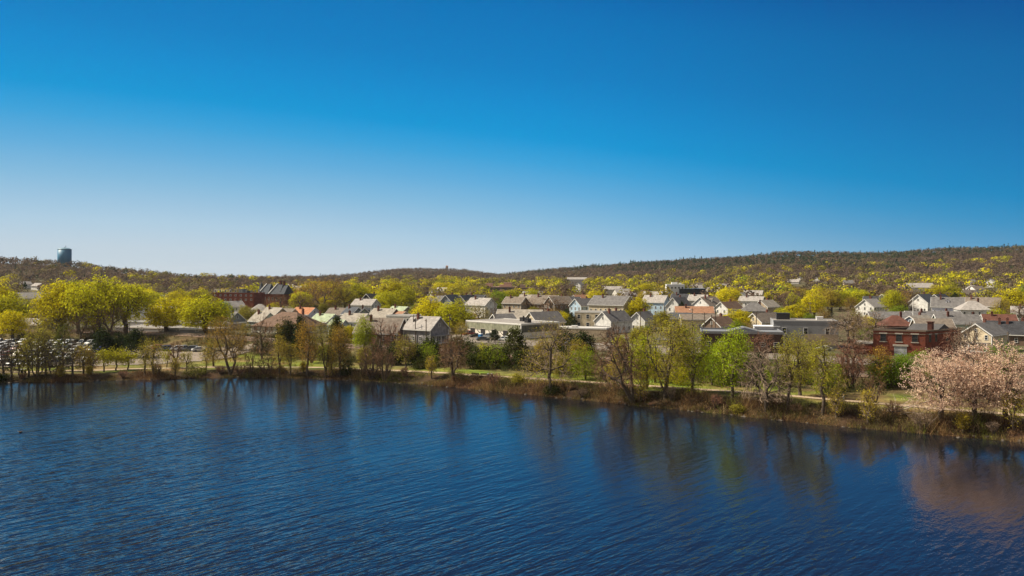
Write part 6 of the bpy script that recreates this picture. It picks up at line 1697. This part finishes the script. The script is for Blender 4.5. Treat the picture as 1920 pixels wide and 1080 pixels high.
def park_things():
    slat = surf("bench_slats", (0.10, 0.07, 0.05), 0.8, 0.3, 3)
    for px, pb, rz, lb in ((890, 707, -18, "dark slatted bench on the lawn, the left one of a pair"), (907, 708, -18, "dark slatted bench on the lawn beside two short bins"), (30, 699, 0, "dark bench by the path below the parking lot"), (1421, 740, -30, "bench by the path behind the crooked bare tree")):
        x, y, z = on_ground(px, pb)
        t = empty("park_bench", (x, y, z), RAD(rz)); tag(t, lb, "bench", "benches along the path")
        m = MB()
        for k in range(4): m.box((0, -0.18 + k * 0.13, 0.46), (1.9, 0.11, 0.05))
        m.build("seat", slat, t)
        m = MB()
        for k in range(3): m.box((0, 0.32 + k * 0.04, 0.62 + k * 0.14), (1.9, 0.05, 0.11))
        m.build("backrest", slat, t)
        for s in (-0.8, 0.8):
            m = MB(); m.box((s, -0.15, 0.21), (0.07, 0.07, 0.46)); m.box((s, 0.27, 0.21), (0.07, 0.07, 0.46)); m.tube((s, 0.27, 0.4), (s, 0.42, 0.98), 0.035); m.box((s, 0.06, 0.41), (0.06, 0.5, 0.05)); m.build("leg", M_DARKM, t)
    for px, pb, lb in ((916, 709, "dark litter bin right of the benches, the left of two"), (922, 709, "dark litter bin right of its twin near the benches"), (41, 700, "dark litter bin near the bench below the parking lot"), (47, 700, "second dark litter bin near the bench below the parking lot")):
        x, y, z = on_ground(px, pb)
        t = empty("litter_bin", (x, y, z)); tag(t, lb, "litter bin", "litter bins along the path")
        m = MB(); m.lathe([(0.26, 0), (0.30, 0.08), (0.31, 0.85), (0.29, 0.9)], k=16); m.build("barrel", M_DARKM, t, True)
        m = MB(); m.lathe([(0.33, 0.9), (0.31, 1.0), (0.16, 1.12), (0.05, 1.14)], k=16); m.build("lid", M_STEEL, t, True)
    # blue booth and tarp
    x, Z = px2x(901, 279), 279.0; zg = gz(x, Z)
    t = empty("portable_toilet", (x, Z, zg), RAD(-35)); tag(t, "bright blue upright booth in the yard before the white warehouse", "portable toilet")
    bl = surf("blue_plastic", (0.02, 0.16, 0.42), 0.5, 0.15)
    m = MB(); m.box((0, 0, 1.05), (1.15, 1.15, 2.1)); m.box((0, 0, 0.06), (1.25, 1.25, 0.12)); m.build("cabin", bl, t)
    m = MB(); m.hull([(-.65, -.65, 2.1), (.65, -.65, 2.1), (.65, .65, 2.1), (-.65, .65, 2.1)], [(-.4, -.5, 2.35), (.4, -.5, 2.35), (.4, .5, 2.35), (-.4, .5, 2.35)]); m.build("roof", surf("white_plastic", (0.6, 0.62, 0.65), 0.5, 0.1), t)
    m = MB(); m.box((0, -0.59, 1.05), (0.75, 0.06, 1.8)); m.build("door", surf("blue_door", (0.03, 0.22, 0.5), 0.5, 0.1), t)
    Z = 372; x = px2x(936, Z); zg = gz(x, Z)
    t = empty("covered_boat", (x, Z, zg + 0.4), RAD(20)); tag(t, "boat on a trailer under a light blue tarp beside the white house", "boat")
    m = MB(); m.hull([(-3, -1.2, 0.9), (2.2, -1.1, 1.0), (4, 0, 1.3), (2.2, 1.1, 1.0), (-3, 1.2, 0.9)], [(-2.8, -0.2, 2.3), (1.8, -0.15, 2.1), (3.4, 0, 1.6), (1.8, 0.15, 2.1), (-2.8, 0.2, 2.3)]); m.build("tarp", surf("blue_tarp", (0.18, 0.47, 0.68), 0.5, 0.25, 2), t)
    m = MB(); m.hull([(-2.6, -0.4, 0.1), (1.8, -0.4, 0.2), (3, 0, 0.5), (1.8, 0.4, 0.2), (-2.6, 0.4, 0.1)], [(-3, -1.15, 0.95), (2.2, -1.05, 1.02), (3.95, 0, 1.3), (2.2, 1.05, 1.02), (-3, 1.15, 0.95)]); m.build("hull", surf("red_hull", (0.3, 0.04, 0.04), 0.4, 0.15), t)
    m = MB(); m.box((0.5, 0, 0.02), (6.5, 0.9, 0.15)); m.tube((-0.5, -0.9, -0.05), (-0.5, -0.7, -0.05), 0.35, k=12); m.tube((-0.5, 0.7, -0.05), (-0.5, 0.9, -0.05), 0.35, k=12); m.build("trailer", M_STEEL, t)
    # dead wood lying on the bank
    x, y, z = on_ground(1672, 782)
    t = empty("fallen_tree", (x, y, z)); tag(t, "bleached dead tree fallen on the bank with bare forked branches", "fallen tree")
    rng = np.random.default_rng(77)
    def branch(p, d, L, r, depth, S):
        n = 5
        for i in range(n):
            q = p + d * L / n; S.append((p, q, r * (1 - i / n * 0.5), r * (1 - (i + 1) / n * 0.5))); p = q
            d = d + rng.normal(size=3) * 0.16; d /= np.linalg.norm(d)
            if depth and rng.random() < 0.65:
                e = d + rng.normal(size=3) * 0.7; e[2] = abs(e[2]) * 0.6; branch(p, e / np.linalg.norm(e), L * 0.5, r * 0.55, depth - 1, S)
    S = []
    branch(np.array((-0.5, 0.8, 0.9)), np.array((0.9, -0.28, -0.02)), 7.5, 0.13, 2, S)
    branch(np.array((0.2, 1.0, 0.9)), np.array((0.85, 0.45, 0.14)), 5.0, 0.11, 2, S)
    V, Q = tubes(*[np.array(c) for c in zip(*S)], 6)
    obj("trunk", np_mesh("trunk", V, Q, surf("bleached_wood", (0.46, 0.38, 0.31), 0.9, 0.3, 2)), t)
    S = []
    for k in range(14): branch(np.array((rng.uniform(-2, 7), rng.uniform(-1.5, 2), 0.4)), np.array((rng.normal() * .5, rng.normal() * .4, .8)), rng.uniform(1.5, 3.2), 0.05, 2, S)
    V, Q = tubes(*[np.array(c) for c in zip(*S)], 3)
    obj("crown", np_mesh("crown", V, Q, M_TW['grey']), t)
    # ducks
    for px, py, rz, lb in ((298, 742, 20, "brown duck swimming, the lower one of the pair"), (306, 739, 170, "brown duck swimming just above and right of its mate"), (39, 811, 10, "lone dark duck on the water near the left edge")):
        Z = CAMZ * F / (py - YH); x = px2x(px, Z)
        t = empty("duck", (x, Z, 0), RAD(rz)); tag(t, lb, "duck", "ducks on the pond")
        m = MB(); prof = [(-0.34, 0.05, 0.16), (-0.24, 0.10, 0.13), (-0.05, 0.145, 0.09), (0.12, 0.13, 0.09), (0.22, 0.075, 0.15), (0.25, 0.05, 0.24), (0.27, 0.05, 0.30), (0.30, 0.062, 0.35), (0.35, 0.05, 0.36), (0.39, 0.024, 0.345), (0.46, 0.016, 0.335)]
        rings = [[(x_ + 0.0, r * cos(a) * 1.0, z_ + r * sin(a)) for a in np.linspace(0, 2 * pi, 10, endpoint=False)] for x_, r, z_ in prof]
        for a, b_ in zip(rings[:-1], rings[1:]): m.hull(a, b_, caps=False)
        m.add(rings[0], [tuple(range(10))]); m.add(rings[-1], [tuple(range(10))])
        m.build("body", surf("duck_feathers", (0.10, 0.065, 0.04), 0.8, 0.5, 12), t, True)
        m = MB(); m.hull([(-.32, -.02, .17), (-.32, .02, .17), (-.28, .02, .2)], [(-.52, -.05, .22), (-.52, .05, .22), (-.5, .05, .24)]); m.build("tail", surf("duck_tail", (0.3, 0.26, 0.2), 0.8, 0.3, 12), t)
park_things()

def skin_body(name, joints, edges, mat, parent, root=0, sub=2):
    me = bpy.data.meshes.new(name)
    me.from_pydata([j[0] for j in joints], edges, [])
    o = obj(name, me, parent)
    me.materials.append(mat)
    md = o.modifiers.new("skin", 'SKIN')
    for v, j in zip(me.skin_vertices[0].data, joints): v.radius = (j[1], j[2] if len(j) > 2 else j[1]); v.use_root = False
    me.skin_vertices[0].data[root].use_root = True
    md.use_smooth_shade = True
    s = o.modifiers.new("sub", 'SUBSURF'); s.levels = sub; s.render_levels = sub
    return o

def walker():
    x, y, z = on_ground(1582, 757)
    # walks along the path towards the left, pushing a pushchair; faces -x
    t = empty("person", (x, y, z + 0.1), RAD(-28)); tag(t, "person in a pale top and dark trousers pushing a pushchair along the path", "person")
    skin = surf("skin", (0.48, 0.29, 0.20), 0.6, 0.05); hair = surf("hair", (0.05, 0.03, 0.02), 0.7, 0.2)
    top = surf("pale_shirt", (0.62, 0.60, 0.58), 0.8, 0.1); tr = surf("dark_trousers", (0.02, 0.022, 0.03), 0.85, 0.2); sh = surf("shoe", (0.05, 0.05, 0.05), 0.7, 0.1)
    J = [((0, 0, .96), .13, .15), ((0, 0, 1.15), .115, .14), ((-.02, 0, 1.36), .12, .16), ((-.03, 0, 1.48), .055), ((-.05, 0, 1.57), .075), ((-.06, 0, 1.68), .088), ((-.05, 0, 1.74), .05),
         ((-.02, -.19, 1.41), .055), ((-.1, -.22, 1.16), .042), ((-.36, -.17, 1.06), .032), ((-.02, .19, 1.41), .055), ((-.1, .22, 1.16), .042), ((-.36, .17, 1.06), .032),
         ((-.01, -.09, .88), .085), ((-.16, -.09, .50), .058), ((-.22, -.09, .09), .042), ((.0, .09, .88), .085), ((.08, .09, .50), .058), ((.30, .09, .13), .042), ((-.33, -.09, .04), .035), ((.21, .09, .04), .035)]
    E = [(0, 1), (1, 2), (2, 3), (3, 4), (4, 5), (5, 6), (2, 7), (7, 8), (8, 9), (2, 10), (10, 11), (11, 12), (0, 13), (13, 14), (14, 15), (0, 16), (16, 17), (17, 18), (15, 19), (18, 20)]
    b = skin_body("body", J, E, skin, t)
    g = 1.26
    sub = lambda ids, k=g, cut={}: ([(J[i][0],) + tuple(r * k for r in J[i][1:]) for i in ids])
    ids = [0, 1, 2, 7, 8, 10, 11]; mp = {a: i for i, a in enumerate(ids)}
    JJ = sub(ids) + [((-.22, -.2, 1.115), .046), ((-.22, .2, 1.115), .046), ((0, 0, .86), .155, .175)]
    skin_body("shirt", JJ, [(mp[a], mp[c]) for a, c in E if a in mp and c in mp] + [(4, 7), (6, 8), (0, 9)], top, t)
    ids = [0, 13, 14, 15, 16, 17, 18]; mp = {a: i for i, a in enumerate(ids)}
    for s_ in (-1, 1):
        m = MB(); m.lathe([(.006, -.012), (.013, 0), (.006, .012)], (-.138, s_ * .033, 1.672), 8); m.build("eye", hair, b)
        m = MB(); m.tube((-.05, s_ * .088, 1.635), (-.04, s_ * .096, 1.69), .014, .02, 8); m.build("ear", skin, b)
    m = MB(); m.tube((-.142, 0, 1.665), (-.163, 0, 1.635), .009, .015, 8); m.build("nose", skin, b)
    m = MB(); m.tube((-.137, -.024, 1.606), (-.137, .024, 1.606), .007, .007, 6); m.build("mouth", surf("lips", (0.36, 0.14, 0.12), 0.6, 0.05), b)
    skin_body("trousers", [(J[0][0], .12, .135)] + sub(ids[1:], 1.18), [(mp[a], mp[c]) for a, c in E if a in mp and c in mp], tr, t)
    for (p, q) in ((15, 19), (18, 20)):
        skin_body("shoe", [(tuple(np.array(J[p][0]) + np.array((.04, 0, -.04))), .05), (J[q][0], .045)], [(0, 1)], sh, t)
    hb = MB(); hb.lathe([(0.05, -0.02), (0.098, 0.02), (0.104, 0.08), (0.08, 0.135), (0.02, 0.155)], (-.045, 0, 1.63), 12); hb.build("hair", hair, t, True)
    for s in (-1, 1):      # hands closed on the push bar
        for k in range(4):
            m = MB(); m.tube((-.37, s * .17 + (k - 1.5) * .021, 1.075), (-.42, s * .17 + (k - 1.5) * .021, 1.06), .011, .010, 6); m.tube((-.42, s * .17 + (k - 1.5) * .021, 1.06), (-.415, s * .17 + (k - 1.5) * .021, 1.03), .010, .008, 6); m.build("finger", skin, b)
        m = MB(); m.tube((-.36, s * .12, 1.06), (-.41, s * .115, 1.045), .012, .009, 6); m.build("thumb", skin, b)
    c = Vector((cos(RAD(-28)), sin(RAD(-28)), 0))
    p = Vector((x, y, 0)) - c * 0.95
    s = empty("pushchair", (p.x, p.y, gz(p.x, p.y) + 0.1), RAD(-28)); tag(s, "dark pushchair with a folded-back hood pushed along the path", "pushchair")
    fr = M_STEEL; cl = surf("pushchair_cloth", (0.03, 0.03, 0.035), 0.9, 0.2)
    m = MB()
    for q in (-.24, .24):
        m.tube((.55, q, 1.05), (-.35, q, .22), .018); m.tube((.25, q, .15), (-.05, q, .62), .018); m.tube((.55, q, 1.05), (.3, q, .62), .018)
    m.tube((.55, -.24, 1.05), (.55, .24, 1.05), .022); m.build("frame", fr, s)
    m = MB(); m.hull([(.12, -.22, .5), (-.32, -.22, .42), (-.32, .22, .42), (.12, .22, .5)], [(.1, -.22, .58), (-.34, -.22, .5), (-.34, .22, .5), (.1, .22, .58)]); m.hull([(.1, -.22, .52), (.1, .22, .52), (.3, .22, .98), (.3, -.22, .98)], [(.15, -.22, .50), (.15, .22, .50), (.35, .22, .96), (.35, -.22, .96)]); m.build("seat", cl, s)
    m = MB(); m.hull([(.3, -.24, .75), (.33, -.24, 1.0), (.33, .24, 1.0), (.3, .24, .75)], [(-.08, -.24, .95), (.0, -.22, 1.15), (.0, .22, 1.15), (-.08, .24, .95)]); m.build("hood", cl, s)
    for wx, q in ((-.35, -.24), (-.35, .24), (.25, -.28), (.25, .28)):
        m = MB(); r = .11 if wx < 0 else .15
        m.tube((wx, q - .02, r), (wx, q + .02, r), r, k=14); m.build("wheel", M_TYRE, s)
walker()

# ------------------------------------------------------------------ labels of the trees among the houses: by look, then by the building they stand at
def label_trees():
    P = lambda x, y: 960 + F * x / y
    todo = [t for t in TREES if not t['label']] + FARH
    marks = [h for h in HOUSES if h['lm']]
    by = {}
    for t in todo:
        px = P(t['x'], t['y'])
        best = None
        for h in marks:
            hx = P(h['x'], h['y']); hw = h['w'] / h['y'] * F / 2
            dx = abs(px - hx); gap = max(0, dx - hw)
            sc = gap + abs(t['y'] - h['y']) * 0.16
            if best is None or sc < best[0]: best = (sc, h, px - hx, hw)
        _, h, dx, hw = best
        if abs(dx) < hw * 1.15: rel = "behind" if t['y'] > h['y'] else "in front of"
        else: rel = "left of" if dx < 0 else "right of"
        by.setdefault((t['desc'], rel, h['lm']), []).append((px, t))
    for (d, rel, lm), L in by.items():
        L.sort(key=lambda q: q[0])
        for i, (_, t) in enumerate(L):
            if len(L) == 1: s = "%s %s %s" % (d, rel, lm)
            elif i == 0: s = "leftmost %s %s %s" % (d, rel, lm)
            elif i == len(L) - 1: s = "rightmost %s %s %s" % (d, rel, lm)
            else: s = "%s %s from left %s %s" % (ORD[i], d, rel, lm)
            t['o']["label"] = s
label_trees()

# ------------------------------------------------------------------ the faint haze of a clear spring day
def haze():
    m, n, l = nodes_of("haze_air")
    out = n.new("ShaderNodeOutputMaterial"); v = n.new("ShaderNodeVolumePrincipled")
    v.inputs["Color"].default_value = (0.86, 0.91, 1.0, 1); v.inputs["Density"].default_value = 0.00003; v.inputs["Anisotropy"].default_value = 0.2
    l.new(v.outputs[0], out.inputs["Volume"])
    mb = MB(); mb.box((0, 4300, 55), (16000, 10000, 116))
    o = mb.build("haze", m); o["kind"] = "stuff"
haze()
